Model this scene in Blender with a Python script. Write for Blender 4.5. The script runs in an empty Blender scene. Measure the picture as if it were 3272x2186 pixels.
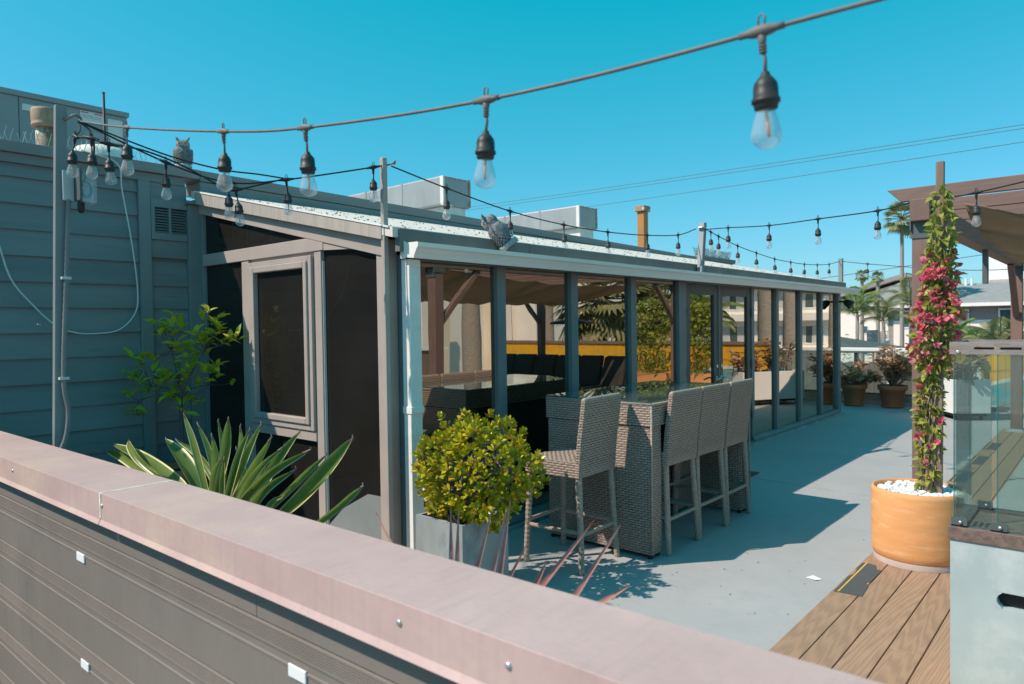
import bpy, math, random
from mathutils import Vector, Matrix, Euler
R = random.Random(7)
V = Vector
sc = bpy.context.scene
col = sc.collection

# ------------------------------------------------------------------ camera, sky, sun, exposure
cam_d = bpy.data.cameras.new('camera'); cam = bpy.data.objects.new('camera', cam_d); col.objects.link(cam)
rt, dn, fw = V((.757819, .652315, -.014019)), V((.004828, -.027092, -.999621)), V((-.652447, .757464, -.02368))
cam.matrix_world = Matrix(((rt.x, -dn.x, -fw.x, 0), (rt.y, -dn.y, -fw.y, 0), (rt.z, -dn.z, -fw.z, 1.68), (0, 0, 0, 1)))
cam_d.sensor_width = 36; cam_d.lens = 24.87; cam_d.clip_start = .05; cam_d.clip_end = 2000
cam_d.dof.use_dof = True; cam_d.dof.focus_distance = 5.2; cam_d.dof.aperture_fstop = 3.2
sc.camera = cam
to_sun = V((-.526, -.78, 1.0)).normalized()
w = bpy.data.worlds.new('World'); sc.world = w; w.use_nodes = True
nt = w.node_tree; nt.nodes.clear()
sky = nt.nodes.new('ShaderNodeTexSky'); sky.sky_type = 'NISHITA'; sky.sun_disc = False
sky.sun_elevation = math.asin(to_sun.z); sky.sun_rotation = math.atan2(to_sun.x, to_sun.y)
sky.air_density = 1.0; sky.dust_density = .6; sky.ozone_density = 1.0
sep = nt.nodes.new('ShaderNodeSeparateColor'); comb = nt.nodes.new('ShaderNodeCombineColor'); nt.links.new(sky.outputs[0], sep.inputs[0])
for i, (k, c) in enumerate(((.67, -.83), (.62, 2.25), (.93, 1.8))):      # the photograph's teal grade of its clear sky
    n = nt.nodes.new('ShaderNodeMath'); n.operation = 'MULTIPLY_ADD'; n.use_clamp = False
    n.inputs[1].default_value = k; n.inputs[2].default_value = c
    m = nt.nodes.new('ShaderNodeMath'); m.operation = 'MAXIMUM'; m.inputs[1].default_value = .01
    nt.links.new(sep.outputs[i], n.inputs[0]); nt.links.new(n.outputs[0], m.inputs[0]); nt.links.new(m.outputs[0], comb.inputs[i])
bg = nt.nodes.new('ShaderNodeBackground'); bg.inputs[1].default_value = .12
wo = nt.nodes.new('ShaderNodeOutputWorld')
nt.links.new(comb.outputs[0], bg.inputs[0]); nt.links.new(bg.outputs[0], wo.inputs[0])
sun_d = bpy.data.lights.new('sun', 'SUN'); sun_d.energy = 5; sun_d.angle = math.radians(.53); sun_d.color = (1, .865, .735)
sun = bpy.data.objects.new('sun', sun_d); col.objects.link(sun)
sun.rotation_euler = to_sun.to_track_quat('Z', 'Y').to_euler()
sc.view_settings.view_transform = 'Standard'; sc.view_settings.look = 'None'
sc.view_settings.exposure = 0; sc.view_settings.gamma = 1; sc.view_settings.use_curve_mapping = False
CAM = V((0, 0, 1.68))

# ------------------------------------------------------------------ materials
def nodes(name):
    m = bpy.data.materials.new(name); m.use_nodes = True
    return m, m.node_tree, m.node_tree.nodes['Principled BSDF']
def mix(t, fac, a, b, mode='MIX'):
    n = t.nodes.new('ShaderNodeMix'); n.data_type = 'RGBA'; n.blend_type = mode
    for i, x in ((0, fac), (6, a), (7, b)):
        if hasattr(x, 'links'): t.links.new(x, n.inputs[i])
        else: n.inputs[i].default_value = x if i == 0 else (*x[:3], 1)
    return n.outputs[2]
def math_n(t, op, a, b=0.):
    n = t.nodes.new('ShaderNodeMath'); n.operation = op
    for i, x in ((0, a), (1, b)):
        if hasattr(x, 'links'): t.links.new(x, n.inputs[i])
        else: n.inputs[i].default_value = x
    return n.outputs[0]
def coords(t, scale=(1, 1, 1), rnd=0., src='Object'):
    tc = t.nodes.new('ShaderNodeTexCoord'); mp = t.nodes.new('ShaderNodeMapping'); mp.inputs['Scale'].default_value = scale
    t.links.new(tc.outputs[src], mp.inputs[0])
    if rnd:
        oi = t.nodes.new('ShaderNodeObjectInfo')
        t.links.new(math_n(t, 'MULTIPLY', oi.outputs['Random'], rnd), mp.inputs['Location'])
    return mp.outputs[0]
def noise(t, vec, scale, detail=4, rough=.55, dist=0.):
    n = t.nodes.new('ShaderNodeTexNoise'); n.inputs['Scale'].default_value = scale; n.inputs['Detail'].default_value = detail
    n.inputs['Roughness'].default_value = rough; n.inputs['Distortion'].default_value = dist
    t.links.new(vec, n.inputs['Vector']); return n.outputs[0]
def ramp(t, x, a, b):
    n = t.nodes.new('ShaderNodeMapRange'); n.inputs[1].default_value = a; n.inputs[2].default_value = b
    t.links.new(x, n.inputs[0]); return n.outputs[0]
def bump(t, p, h, strength=.3, dist=.01):
    b = t.nodes.new('ShaderNodeBump'); b.inputs['Strength'].default_value = strength; b.inputs['Distance'].default_value = dist
    t.links.new(h, b.inputs['Height']); t.links.new(b.outputs[0], p.inputs['Normal'])
def mat(name, c, rough=.7, var=.15, vs=4., c2=None, amt=(.55, .75), s2=7., stretch=(1, 1, 1), bmp=0., bs=60., metal=0., spec=.4, rnd=0., rvar=0.):
    m, t, p = nodes(name)
    vec = coords(t, stretch, rnd)
    lo = tuple(x * (1 - var) for x in c); hi = tuple(min(1, x * (1 + var)) for x in c)
    out = mix(t, ramp(t, noise(t, vec, vs), .3, .7), lo, hi)
    if c2: out = mix(t, ramp(t, noise(t, vec, s2, 6, .65), *amt), out, c2)
    if rvar:
        oi = t.nodes.new('ShaderNodeObjectInfo')
        k = math_n(t, 'ADD', math_n(t, 'MULTIPLY', oi.outputs['Random'], 2 * rvar), 1 - rvar)
        cb = t.nodes.new('ShaderNodeCombineColor')
        for i in range(3): t.links.new(k, cb.inputs[i])
        out = mix(t, 1., out, cb.outputs[0], 'MULTIPLY')
    t.links.new(out, p.inputs['Base Color'])
    p.inputs['Roughness'].default_value = rough; p.inputs['Metallic'].default_value = metal; p.inputs['Specular IOR Level'].default_value = spec
    if bmp: bump(t, p, noise(t, vec, bs, 3), bmp, .004)
    return m
def leafmat(name, a, b, c=None, trans=.35, rough=.45, ns=22.):
    m, t, p = nodes(name)
    oi = t.nodes.new('ShaderNodeObjectInfo'); geo = t.nodes.new('ShaderNodeNewGeometry')
    n = noise(t, geo.outputs['Position'], ns, 1)
    x = math_n(t, 'ADD', math_n(t, 'MULTIPLY', oi.outputs['Random'], .5), math_n(t, 'MULTIPLY', ramp(t, n, .3, .7), .5))
    out = mix(t, x, a, b)
    if c: out = mix(t, ramp(t, noise(t, geo.outputs['Position'], ns * 1.7, 1), .56, .68), out, c)
    t.links.new(out, p.inputs['Base Color']); p.inputs['Roughness'].default_value = rough
    tr = t.nodes.new('ShaderNodeBsdfTranslucent'); t.links.new(out, tr.inputs[0])
    mx = t.nodes.new('ShaderNodeMixShader'); mx.inputs[0].default_value = trans
    o = t.nodes['Material Output']
    t.links.new(p.outputs[0], mx.inputs[1]); t.links.new(tr.outputs[0], mx.inputs[2]); t.links.new(mx.outputs[0], o.inputs[0])
    return m
def glassmat(name, through, refl, base, gain, dust=None, damt=0., rough=0., wavy=0.):
    """thin sheet: a see-through tint, a mirror share that grows towards grazing, and dust lying on it"""
    m = bpy.data.materials.new(name); m.use_nodes = True; t = m.node_tree; t.nodes.clear()
    o = t.nodes.new('ShaderNodeOutputMaterial'); tr = t.nodes.new('ShaderNodeBsdfTransparent'); tr.inputs[0].default_value = (*through, 1)
    gl = t.nodes.new('ShaderNodeBsdfGlossy'); gl.inputs['Color'].default_value = (*refl, 1); gl.inputs['Roughness'].default_value = rough
    if wavy:
        bp = t.nodes.new('ShaderNodeBump'); bp.inputs['Strength'].default_value = wavy; bp.inputs['Distance'].default_value = .01
        t.links.new(noise(t, coords(t, (1, 1.6, .7), 9.), 1.3, 2, .4), bp.inputs['Height']); t.links.new(bp.outputs[0], gl.inputs['Normal'])
    geo = t.nodes.new('ShaderNodeNewGeometry'); dt = t.nodes.new('ShaderNodeVectorMath'); dt.operation = 'DOT_PRODUCT'
    t.links.new(geo.outputs['Incoming'], dt.inputs[0]); t.links.new(geo.outputs['Normal'], dt.inputs[1])
    c5 = math_n(t, 'POWER', math_n(t, 'SUBTRACT', 1., math_n(t, 'ABSOLUTE', dt.outputs['Value'])), 4.)
    f = math_n(t, 'MINIMUM', math_n(t, 'ADD', math_n(t, 'MULTIPLY', c5, gain), base), 1.)
    mx = t.nodes.new('ShaderNodeMixShader'); t.links.new(f, mx.inputs[0]); t.links.new(tr.outputs[0], mx.inputs[1]); t.links.new(gl.outputs[0], mx.inputs[2])
    last = mx.outputs[0]
    if dust:
        df = t.nodes.new('ShaderNodeBsdfDiffuse'); df.inputs[0].default_value = (*dust, 1)
        v = coords(t)
        d = math_n(t, 'ADD', math_n(t, 'MULTIPLY', math_n(t, 'ADD', ramp(t, noise(t, v, 1.5, 3, .5), .2, .8), 1.), damt * .5), math_n(t, 'MULTIPLY', ramp(t, noise(t, v, 130, 1), .74, .80), damt * 5))
        m2 = t.nodes.new('ShaderNodeMixShader'); t.links.new(d, m2.inputs[0]); t.links.new(last, m2.inputs[1]); t.links.new(df.outputs[0], m2.inputs[2]); last = m2.outputs[0]
    t.links.new(last, o.inputs[0]); return m
def woodmat(name, a, b, axis=1, rough=.6, bmp=.25):
    m, t, p = nodes(name)
    s = [22., 22., 22.]; s[axis] = 1.1
    vec = coords(t, s, 37.)
    n1 = noise(t, vec, 1.3, 5, .6, 1.6)
    wv = t.nodes.new('ShaderNodeTexWave'); wv.wave_type = 'RINGS'; wv.rings_direction = 'Z' if axis != 2 else 'X'
    wv.inputs['Scale'].default_value = 1.1; wv.inputs['Distortion'].default_value = 9.; wv.inputs['Detail'].default_value = 3; wv.inputs['Detail Scale'].default_value = 1.2
    t.links.new(vec, wv.inputs[0])
    x = math_n(t, 'ADD', math_n(t, 'MULTIPLY', wv.outputs['Fac'], .6), math_n(t, 'MULTIPLY', n1, .4))
    out = mix(t, ramp(t, x, .15, .8), a, b)
    oi = t.nodes.new('ShaderNodeObjectInfo')
    out = mix(t, math_n(t, 'MULTIPLY', oi.outputs['Random'], .35), out, tuple(.7 * x for x in b))
    t.links.new(out, p.inputs['Base Color']); p.inputs['Roughness'].default_value = rough; p.inputs['Specular IOR Level'].default_value = .3
    bump(t, p, x, bmp, .004); return m

M = {}
M['paint'] = mat('grey_paint', (.42, .355, .32), .55, .08, 3, (.33, .285, .26), (.62, .8), 9, bmp=.12, bs=90)
M['siding'] = mat('siding_paint', (.205, .225, .228), .6, .12, 2, (.15, .165, .17), (.6, .75), 6, (1, .25, 3), .35, 45, rvar=.08)
M['trim'] = mat('trim_paint', (.225, .245, .25), .6, .08, 3, bmp=.2, bs=60)
M['mullion'] = mat('mullion_paint', (.17, .195, .205), .5, .08, 3, bmp=.1)
M['door'] = mat('door_paint', (.075, .08, .078), .45, .08, 3)
M['gutter'] = mat('white_gutter_paint', (.86, .81, .76), .4, .05, 3, (.66, .65, .62), (.62, .8), 4, (1, .3, 3))
M['fascia'] = mat('dark_fascia', (.155, .165, .155), .7, .15, 3, (.24, .25, .24), (.6, .72), 8, (1, 1.5, .3))
M['flash'] = mat('beige_metal_edge', (.46, .40, .35), .45, .1, 4, (.35, .31, .28), (.5, .75), 6, (6, 1, .4))
M['roof'] = mat('gravel_roof', (.70, .63, .57), .9, .08, 9, (.30, .27, .23), (.68, .71), 48, bmp=.5, bs=80)
M['gravel'] = mat('gravel', (.30, .26, .22), .9, .3, 30)
M['flatroof'] = mat('flat_roof', (.4, .4, .38), .9, .1, 1)
M['cap'] = mat('parapet_cap_metal', (.44, .36, .355), .42, .10, 1.6, (.47, .40, .335), (.54, .72), 2.6, bmp=.12, bs=140)
def capmat():
    m, t, p = nodes('parapet_cap_metal')
    v = coords(t); st_ = noise(t, coords(t, (26, 3, 1.2)), 1.6, 5, .6); bl = noise(t, v, 2.2, 6, .62); fine = noise(t, coords(t, (2, 9, 3)), 14, 5, .7); wear = noise(t, coords(t, (1, 2.5, 2)), 5, 7, .72)
    c = mix(t, ramp(t, bl, .3, .7), (.49, .335, .315), (.59, .42, .395))
    c = mix(t, ramp(t, noise(t, v, 1.1, 5, .6), .52, .74), c, (.64, .48, .35))
    c = mix(t, math_n(t, 'MULTIPLY', ramp(t, st_, .5, .75), .25), c, (.33, .25, .245))
    c = mix(t, math_n(t, 'MULTIPLY', ramp(t, fine, .45, .75), .28), c, (.36, .29, .285))
    c = mix(t, math_n(t, 'MULTIPLY', ramp(t, wear, .66, .72), .5), c, (.60, .55, .52))
    t.links.new(c, p.inputs['Base Color']); p.inputs['Roughness'].default_value = .5; p.inputs['Specular IOR Level'].default_value = .35
    bump(t, p, fine, .12, .003); return m
M['cap'] = capmat()
M['sealant'] = mat('sealant', (.74, .68, .55), .7, .2, 30)
M['clad'] = mat('parapet_cladding', (.215, .188, .168), .5, .08, 2, (.175, .155, .14), (.55, .75), 2.4, (1, 1, .5), .4, 22)
M['white'] = mat('white_plate', (.85, .85, .85), .4, .03)
M['screw'] = mat('zinc', (.6, .6, .6), .35, .1, metal=.8)
M['black'] = mat('black_rubber', (.022, .024, .025), .55, .2)
M['cable_grey'] = mat('sun_bleached_cable', (.16, .155, .15), .6, .15, 20)
M['socket'] = mat('socket_rubber', (.035, .037, .038), .5, .3, 30)
M['fil'] = mat('filament', (.95, .34, .08), .5, .05)
M['floor'] = mat('painted_concrete', (.395, .46, .475), .62, .035, 1.2, (.33, .395, .41), (.58, .8), 2.5, bmp=.12, bs=120, spec=.3)
def floormat():
    m, t, p = nodes('painted_concrete')
    v = coords(t); a = noise(t, v, .9, 6, .6); b_ = noise(t, v, 5, 7, .68); f = noise(t, v, 60, 3, .6); s_ = noise(t, coords(t, (1.2, 9, 1)), 2, 6, .7)
    c = mix(t, ramp(t, a, .3, .72), (.37, .37, .38), (.44, .43, .435))
    c = mix(t, math_n(t, 'MULTIPLY', ramp(t, b_, .48, .72), .55), c, (.335, .345, .36))
    c = mix(t, math_n(t, 'MULTIPLY', ramp(t, s_, .58, .74), .45), c, (.50, .465, .455))
    c = mix(t, math_n(t, 'MULTIPLY', ramp(t, f, .4, .8), .22), c, (.33, .39, .40))
    c = mix(t, math_n(t, 'MULTIPLY', ramp(t, noise(t, v, 23, 4, .7), .70, .74), .6), c, (.22, .25, .25))
    t.links.new(c, p.inputs['Base Color']); p.inputs['Roughness'].default_value = .62; p.inputs['Specular IOR Level'].default_value = .3
    bump(t, p, f, .15, .004); return m
M['floor'] = floormat()
M['kerb'] = mat('kerb_pink', (.55, .46, .42), .8, .1)
M['base_wall'] = mat('base_wall', (.4, .39, .37), .8, .1)
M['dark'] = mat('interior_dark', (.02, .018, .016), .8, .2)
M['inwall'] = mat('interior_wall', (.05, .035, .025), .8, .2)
M['wicker'] = mat('grey_wicker', (.37, .285, .235), .55, .22, 60, (.28, .22, .18), (.55, .7), 25)
M['wickerback'] = mat('wicker_gaps', (.07, .06, .055), .8, .2)
M['tableglass'] = glassmat('table_glass', (.62, .78, .78), (.95, 1, 1), .05, .9, (.4, .45, .45), .05)
M['pane'] = glassmat('bronze_window_glass', (.085, .05, .033), (1, .87, .74), .46, .85, (.3, .28, .25), .012, wavy=.07)
M['gpane'] = glassmat('dusty_dark_glass', (.06, .052, .045), (1, .95, .9), .03, .7, (.25, .225, .20), .09)
M['clearglass'] = glassmat('clear_glass', (.80, .88, .87), (.95, 1, 1), .035, .8, (.6, .65, .65), .04)
M['glassedge'] = mat('glass_edge', (.02, .22, .22), .15, .1)
M['bulb'] = glassmat('bulb_glass', (.86, .90, .92), (1, 1, 1), .06, .9, (.9, .93, .93), .20)
M['planter'] = mat('fibre_cement', (.33, .36, .365), .7, .2, 3, (.16, .2, .21), (.52, .7), 4, (1, 1, .5), .15)
M['terracotta'] = mat('pale_terracotta', (.75, .36, .145), .75, .10, 3, (.82, .54, .34), (.54, .74), 4, (1, 1, 5), .2)
M['terradark'] = mat('dark_terracotta', (.52, .17, .075), .75, .1, 4)
M['soil'] = mat('soil', (.05, .04, .03), .95, .4, 40, bmp=.6)
M['pebble'] = mat('white_pebble', (.82, .82, .82), .5, .05, rvar=.08)
M['deck'] = woodmat('composite_deck', (.46, .29, .19), (.35, .225, .15))
M['stake'] = woodmat('weathered_stake', (.33, .24, .19), (.23, .165, .13), 2)
M['pergola'] = woodmat('brown_stained_timber', (.25, .165, .14), (.215, .14, .12), 1, .6, .1)
M['pergolax'] = woodmat('brown_stained_rafter', (.25, .165, .14), (.215, .14, .12), 0, .6, .1)
M['pergolaz'] = woodmat('brown_stained_post', (.25, .165, .14), (.215, .14, .12), 2, .6, .1)
M['steel'] = mat('dark_steel', (.10, .12, .12), .5, .15)
M['rust'] = mat('rusty_painted_steel', (.27, .235, .22), .6, .15, 12, (.30, .12, .045), (.56, .68), 13, (1, 1, 2.5), .6, 60)
M['rim'] = mat('brown_steel_rim', (.20, .14, .12), .6, .2, 30, (.14, .10, .085), (.5, .6), 40, bmp=.3)
M['tray'] = mat('tray_slats', (.30, .2, .155), .7, .3, 30, (.1, .07, .05), (.55, .65), 18, (1, 6, 1), .5)
M['firebox'] = mat('blue_grey_concrete', (.41, .505, .52), .6, .10, 2.5, (.60, .66, .66), (.50, .72), 3.2, bmp=.10)
M['rug'] = mat('grey_rug', (.42, .43, .41), .95, .12, 60, bmp=.4)
M['grip'] = mat('grip_mat', (.085, .09, .095), .9, .15, 90, bmp=.4, bs=300)
M['yellow'] = mat('yellow_line', (.75, .48, .06), .7, .1)
M['vineleaf'] = leafmat('vine_leaf', (.15, .22, .03), (.40, .42, .07), (.58, .44, .20))
M['bract'] = leafmat('bougainvillea_bract', (.66, .03, .11), (.88, .26, .34), (.86, .55, .42), .4, .6, 14)
M['twig'] = mat('dry_twig', (.32, .24, .17), .9, .2)
M['bark'] = mat('bark', (.26, .22, .19), .9, .25, 14, bmp=.5)
M['darkbark'] = mat('dark_bark', (.12, .10, .085), .9, .2, 14)
M['jadebark'] = mat('jade_bark', (.17, .145, .125), .9, .3, 20, bmp=.3)
M['lemonleaf'] = leafmat('citrus_leaf', (.34, .52, .045), (.64, .70, .06), (.95, .58, .04), .5, .45, 17.)
M['jadeleaf'] = leafmat('jade_leaf', (.32, .37, .012), (.72, .60, .03), (.80, .42, .05), .15, .28, 26)
M['strel'] = leafmat('broad_leaf', (.10, .19, .05), (.27, .36, .08), None, .45, .3, 6)
M['strelrib'] = mat('pale_leaf_edge', (.66, .64, .34), .5, .2)
M['striptip'] = mat('dry_tip', (.30, .2, .17), .8, .2)
M['cordy'] = leafmat('red_blade', (.62, .22, .20), (.78, .46, .42), None, .35, .4, 12)
M['rubber'] = leafmat('coppery_leaf', (.34, .19, .10), (.72, .42, .22), (.16, .17, .12), .3, .4, 9)
M['hedge'] = leafmat('shrub_leaf', (.11, .19, .04), (.30, .38, .11), (.42, .42, .19), .35, .5, 3)
M['ivy'] = leafmat('ivy_leaf', (.15, .24, .03), (.42, .46, .08), (.58, .46, .08), .45, .5, 9)
M['palm'] = leafmat('palm_frond', (.15, .19, .07), (.36, .36, .18), (.45, .39, .26), .3, .5, 2)
M['trunk'] = mat('palm_trunk', (.34, .30, .26), .9, .2, 6, (.2, .17, .15), (.5, .65), 12, (1, 1, 6), .4)
M['pink'] = mat('pale_pink_stucco', (.86, .75, .68), .9, .04, 1)
M['stucco'] = mat('white_stucco', (.86, .83, .78), .9, .05, .6)
M['cream'] = mat('cream_stucco', (.78, .68, .53), .9, .05, .6)
M['shingle'] = mat('grey_shingles', (.27, .27, .27), .9, .1, 2, bmp=.3)
M['eave'] = mat('grey_eave', (.30, .27, .26), .8, .1)
M['win'] = mat('far_window', (.06, .10, .11), .1, .2, spec=.8)
M['curtain'] = mat('curtain', (.5, .52, .52), .8, .1, 8, stretch=(6, 6, .2))
M['rail_dark'] = mat('dark_rail', (.10, .11, .12), .6, .1)
M['white_rail'] = mat('white_rail', (.80, .82, .84), .4, .03)
M['slat'] = mat('pale_timber', (.55, .44, .33), .8, .15, 6)
M['ground'] = mat('ground', (.24, .225, .2), .95, .15, .1)
M['asphalt'] = mat('asphalt', (.13, .127, .125), .9, .1, .5)
M['duct'] = mat('galvanised_sheet', (.33, .355, .36), .5, .12, 2.5, (.42, .43, .43), (.55, .75), 4, (1, 1, .4), metal=.15)
M['ductpaint'] = mat('white_patch', (.75, .72, .67), .8, .1, 5)
M['rustpipe'] = mat('rusty_vent', (.34, .22, .14), .8, .3, 8, (.60, .58, .54), (.5, .62), 9)
M['collar'] = mat('rusty_collar', (.38, .26, .18), .7, .15, 5, (.26, .14, .07), (.52, .68), 7, (1, 1, .5))
M['orangepipe'] = mat('ochre_pipe', (.48, .215, .075), .7, .15, 3, (.36, .16, .055), (.55, .7), 6, (1, 1, .3))
M['ac'] = mat('grey_unit_paint', (.235, .275, .285), .5, .07, 1)
M['label'] = mat('label_white', (.62, .62, .60), .6, .05, 20)
M['labelred'] = mat('label_red', (.5, .1, .09), .6, .05)
M['labelgrey'] = mat('label_print', (.30, .32, .33), .6, .1)
M['owl'] = mat('owl_plastic', (.20, .22, .23), .7, .35, 40, (.05, .055, .06), (.54, .62), 60, bmp=.5, bs=80)
M['owlpale'] = mat('owl_base_plastic', (.36, .39, .40), .75, .15, 30, (.25, .27, .28), (.6, .7), 40)
M['eye'] = mat('orange_eye', (.55, .15, .03), .3, .1)
M['jbox'] = mat('box_plastic', (.55, .58, .58), .4, .05)
M['conduit'] = mat('conduit', (.19, .2, .2), .45, .1)
M['whitecable'] = mat('white_cable', (.66, .68, .68), .5, .05)
M['canopy'] = leafmat('canopy_fabric', (.42, .335, .245), (.36, .285, .20), None, .42, .9, 1.5)
M['cushion'] = mat('charcoal_cushion', (.05, .048, .045), .9, .15, 5)
M['mat_brown'] = mat('brown_mat', (.19, .10, .06), .95, .2, 40)
M['litter'] = mat('dry_leaf', (.10, .07, .05), .9, .3)
M['glintcream'] = mat('cream_glint', (.85, .74, .5), .4, .05)  # pale colour of a reflected light, painted on a disc
M['umbrella'] = mat('grey_green_canvas', (.085, .10, .092), .9, .05)
def muralmat():
    m, t, p = nodes('mural_paint')
    s = t.nodes.new('ShaderNodeSeparateXYZ'); t.links.new(coords(t), s.inputs[0])
    wv = math_n(t, 'MULTIPLY', math_n(t, 'SINE', math_n(t, 'MULTIPLY', s.outputs[0], 1.5)), .22)
    d = math_n(t, 'SUBTRACT', s.outputs[2], math_n(t, 'ADD', wv, .42))
    c = mix(t, math_n(t, 'GREATER_THAN', d, 0), (.05, .33, .42), (.78, .40, .015))
    c = mix(t, math_n(t, 'LESS_THAN', math_n(t, 'ABSOLUTE', d), .035), c, (.7, .78, .78))
    c = mix(t, ramp(t, noise(t, coords(t), 5), .4, .9), c, (.5, .3, .05))
    t.links.new(c, p.inputs['Base Color']); p.inputs['Roughness'].default_value = .7
    return m
M['mural'] = muralmat()

# ------------------------------------------------------------------ mesh helpers
class MB:
    def __init__(s): s.v = []; s.f = []
    def add(s, vs, fs):
        n = len(s.v); s.v += [tuple(v) for v in vs]; s.f += [tuple(i + n for i in f) for f in fs]; return s
    def hexa(s, p): return s.add(p, [(0, 3, 2, 1), (4, 5, 6, 7), (0, 1, 5, 4), (1, 2, 6, 5), (2, 3, 7, 6), (3, 0, 4, 7)])
    def box(s, x0, x1, y0, y1, z0, z1):
        return s.hexa([(x0, y0, z0), (x1, y0, z0), (x1, y1, z0), (x0, y1, z0), (x0, y0, z1), (x1, y0, z1), (x1, y1, z1), (x0, y1, z1)])
    def obox(s, c, a, b, d):
        c, a, b, d = V(c), V(a), V(b), V(d)
        return s.hexa([c - a - b - d, c + a - b - d, c + a + b - d, c - a + b - d, c - a - b + d, c + a - b + d, c + a + b + d, c - a + b + d])
    def bar(s, p0, p1, w, h, up=(0, 0, 1)):
        p0, p1 = V(p0), V(p1); d = p1 - p0; a = d.cross(V(up))
        if a.length < 1e-6: a = d.cross(V((1, 0, 0)))
        a.normalize(); b = a.cross(d).normalized()
        return s.obox((p0 + p1) / 2, d / 2, a * w / 2, b * h / 2)
    def prism(s, poly, ext):
        n = len(poly); e = V(ext); p = [V(q) for q in poly]
        fs = [tuple(reversed(range(n))), tuple(range(n, 2 * n))] + [(i, (i + 1) % n, (i + 1) % n + n, i + n) for i in range(n)]
        return s.add(p + [q + e for q in p], fs)
    def tube(s, pts, r, n=8, cap=True):
        pts = [V(p) for p in pts]; rs = r if isinstance(r, (list, tuple)) else [r] * len(pts)
        t0 = (pts[1] - pts[0]).normalized(); a = t0.orthogonal().normalized(); vs = []
        for i, p in enumerate(pts):
            t = (pts[min(i + 1, len(pts) - 1)] - pts[max(i - 1, 0)]).normalized()
            a = (a - t * a.dot(t)).normalized(); b = t.cross(a)
            vs += [p + (a * math.cos(k * 2 * math.pi / n) + b * math.sin(k * 2 * math.pi / n)) * rs[i] for k in range(n)]
        fs = [(i * n + k, i * n + (k + 1) % n, (i + 1) * n + (k + 1) % n, (i + 1) * n + k) for i in range(len(pts) - 1) for k in range(n)]
        if cap: fs += [tuple(reversed(range(n))), tuple(range((len(pts) - 1) * n, len(pts) * n))]
        return s.add(vs, fs)
    def lathe(s, c, prof, n=20, ax=(0, 0, 1), cap=True):
        ax = V(ax).normalized(); a = ax.orthogonal().normalized(); b = ax.cross(a); c = V(c)
        vs = [c + ax * z + (a * math.cos(k * 2 * math.pi / n) + b * math.sin(k * 2 * math.pi / n)) * max(r, 1e-4) for r, z in prof for k in range(n)]
        m = len(prof)
        fs = [(i * n + k, i * n + (k + 1) % n, (i + 1) * n + (k + 1) % n, (i + 1) * n + k) for i in range(m - 1) for k in range(n)]
        if cap: fs += [tuple(reversed(range(n))), tuple(range((m - 1) * n, m * n))]
        return s.add(vs, fs)
    def ball(s, c, r, n=8, m=6, rot=None):
        r = V(r) if hasattr(r, '__len__') else V((r, r, r)); vs = []
        for i in range(m + 1):
            th = math.pi * i / m
            for k in range(n):
                q = V((math.sin(th) * math.cos(k * 2 * math.pi / n) * r.x, math.sin(th) * math.sin(k * 2 * math.pi / n) * r.y, math.cos(th) * r.z))
                vs.append(V(c) + (rot @ q if rot else q))
        return s.add(vs, [(i * n + k, (i + 1) * n + k, (i + 1) * n + (k + 1) % n, i * n + (k + 1) % n) for i in range(m) for k in range(n)])
    def xf(s, mtx): s.v = [tuple(mtx @ V(v)) for v in s.v]; return s
    def mesh(s, name, m, smooth=False):
        me = bpy.data.meshes.new(name); me.from_pydata(s.v, [], s.f); me.materials.append(m)
        if smooth: me.polygons.foreach_set('use_smooth', [True] * len(me.polygons))
        me.update(); return me
def org(o):
    p = V((0, 0, 0))
    while o: p += o.location; o = o.parent
    return p
def put(name, me, parent=None, mtx=None, **props):
    o = bpy.data.objects.new(name, me); col.objects.link(o); o.parent = parent
    if mtx is not None: o.matrix_local = mtx
    for k, x in props.items(): o[k] = x
    return o
def part(name, mb, m, parent, smooth=False, bevel=0., **props):
    d = org(parent)
    if d.length: mb.v = [(x - d.x, y - d.y, z - d.z) for x, y, z in mb.v]
    o = put(name, mb.mesh(name, M[m], smooth), parent, **props)
    if bevel:
        b = o.modifiers.new('bevel', 'BEVEL'); b.width = bevel; b.segments = 2; b.limit_method = 'ANGLE'
    return o
def thing(name, label, cat, loc=(0, 0, 0), group=None):
    o = put(name, None); o.location = loc; o.empty_display_size = .1; o['label'] = label; o['category'] = cat
    if group: o['group'] = group
    return o
def single(name, mb, m, label, cat, smooth=False, bevel=0., group=None):
    o = part(name, mb, m, None, smooth, bevel); o['label'] = label; o['category'] = cat
    if group: o['group'] = group
    return o
def struct(name, mb, m, parent=None): o = part(name, mb, m, parent); o['kind'] = 'structure'; return o
def B(*a): return MB().box(*a)
def copy_tree(o, parent=None):
    c = o.copy(); col.objects.link(c); c.parent = parent
    for ch in list(o.children): copy_tree(ch, c)
    return c
def leaf(L, W, fold=.15, curl=.15, shape=((.0, .1), (.3, .9), (.65, .8), (1, 0))):
    vs = []; fs = []
    for t, wd in shape:
        z = -curl * L * t * t; x = wd * W / 2; f = fold * x * 2
        vs += [(-x, t * L, z + f), (0, t * L, z), (x, t * L, z + f)]
    for i in range(len(shape) - 1):
        a = i * 3; fs += [(a, a + 1, a + 4, a + 3), (a + 1, a + 2, a + 5, a + 4)]
    b = MB(); b.add(vs, fs); return b
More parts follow.
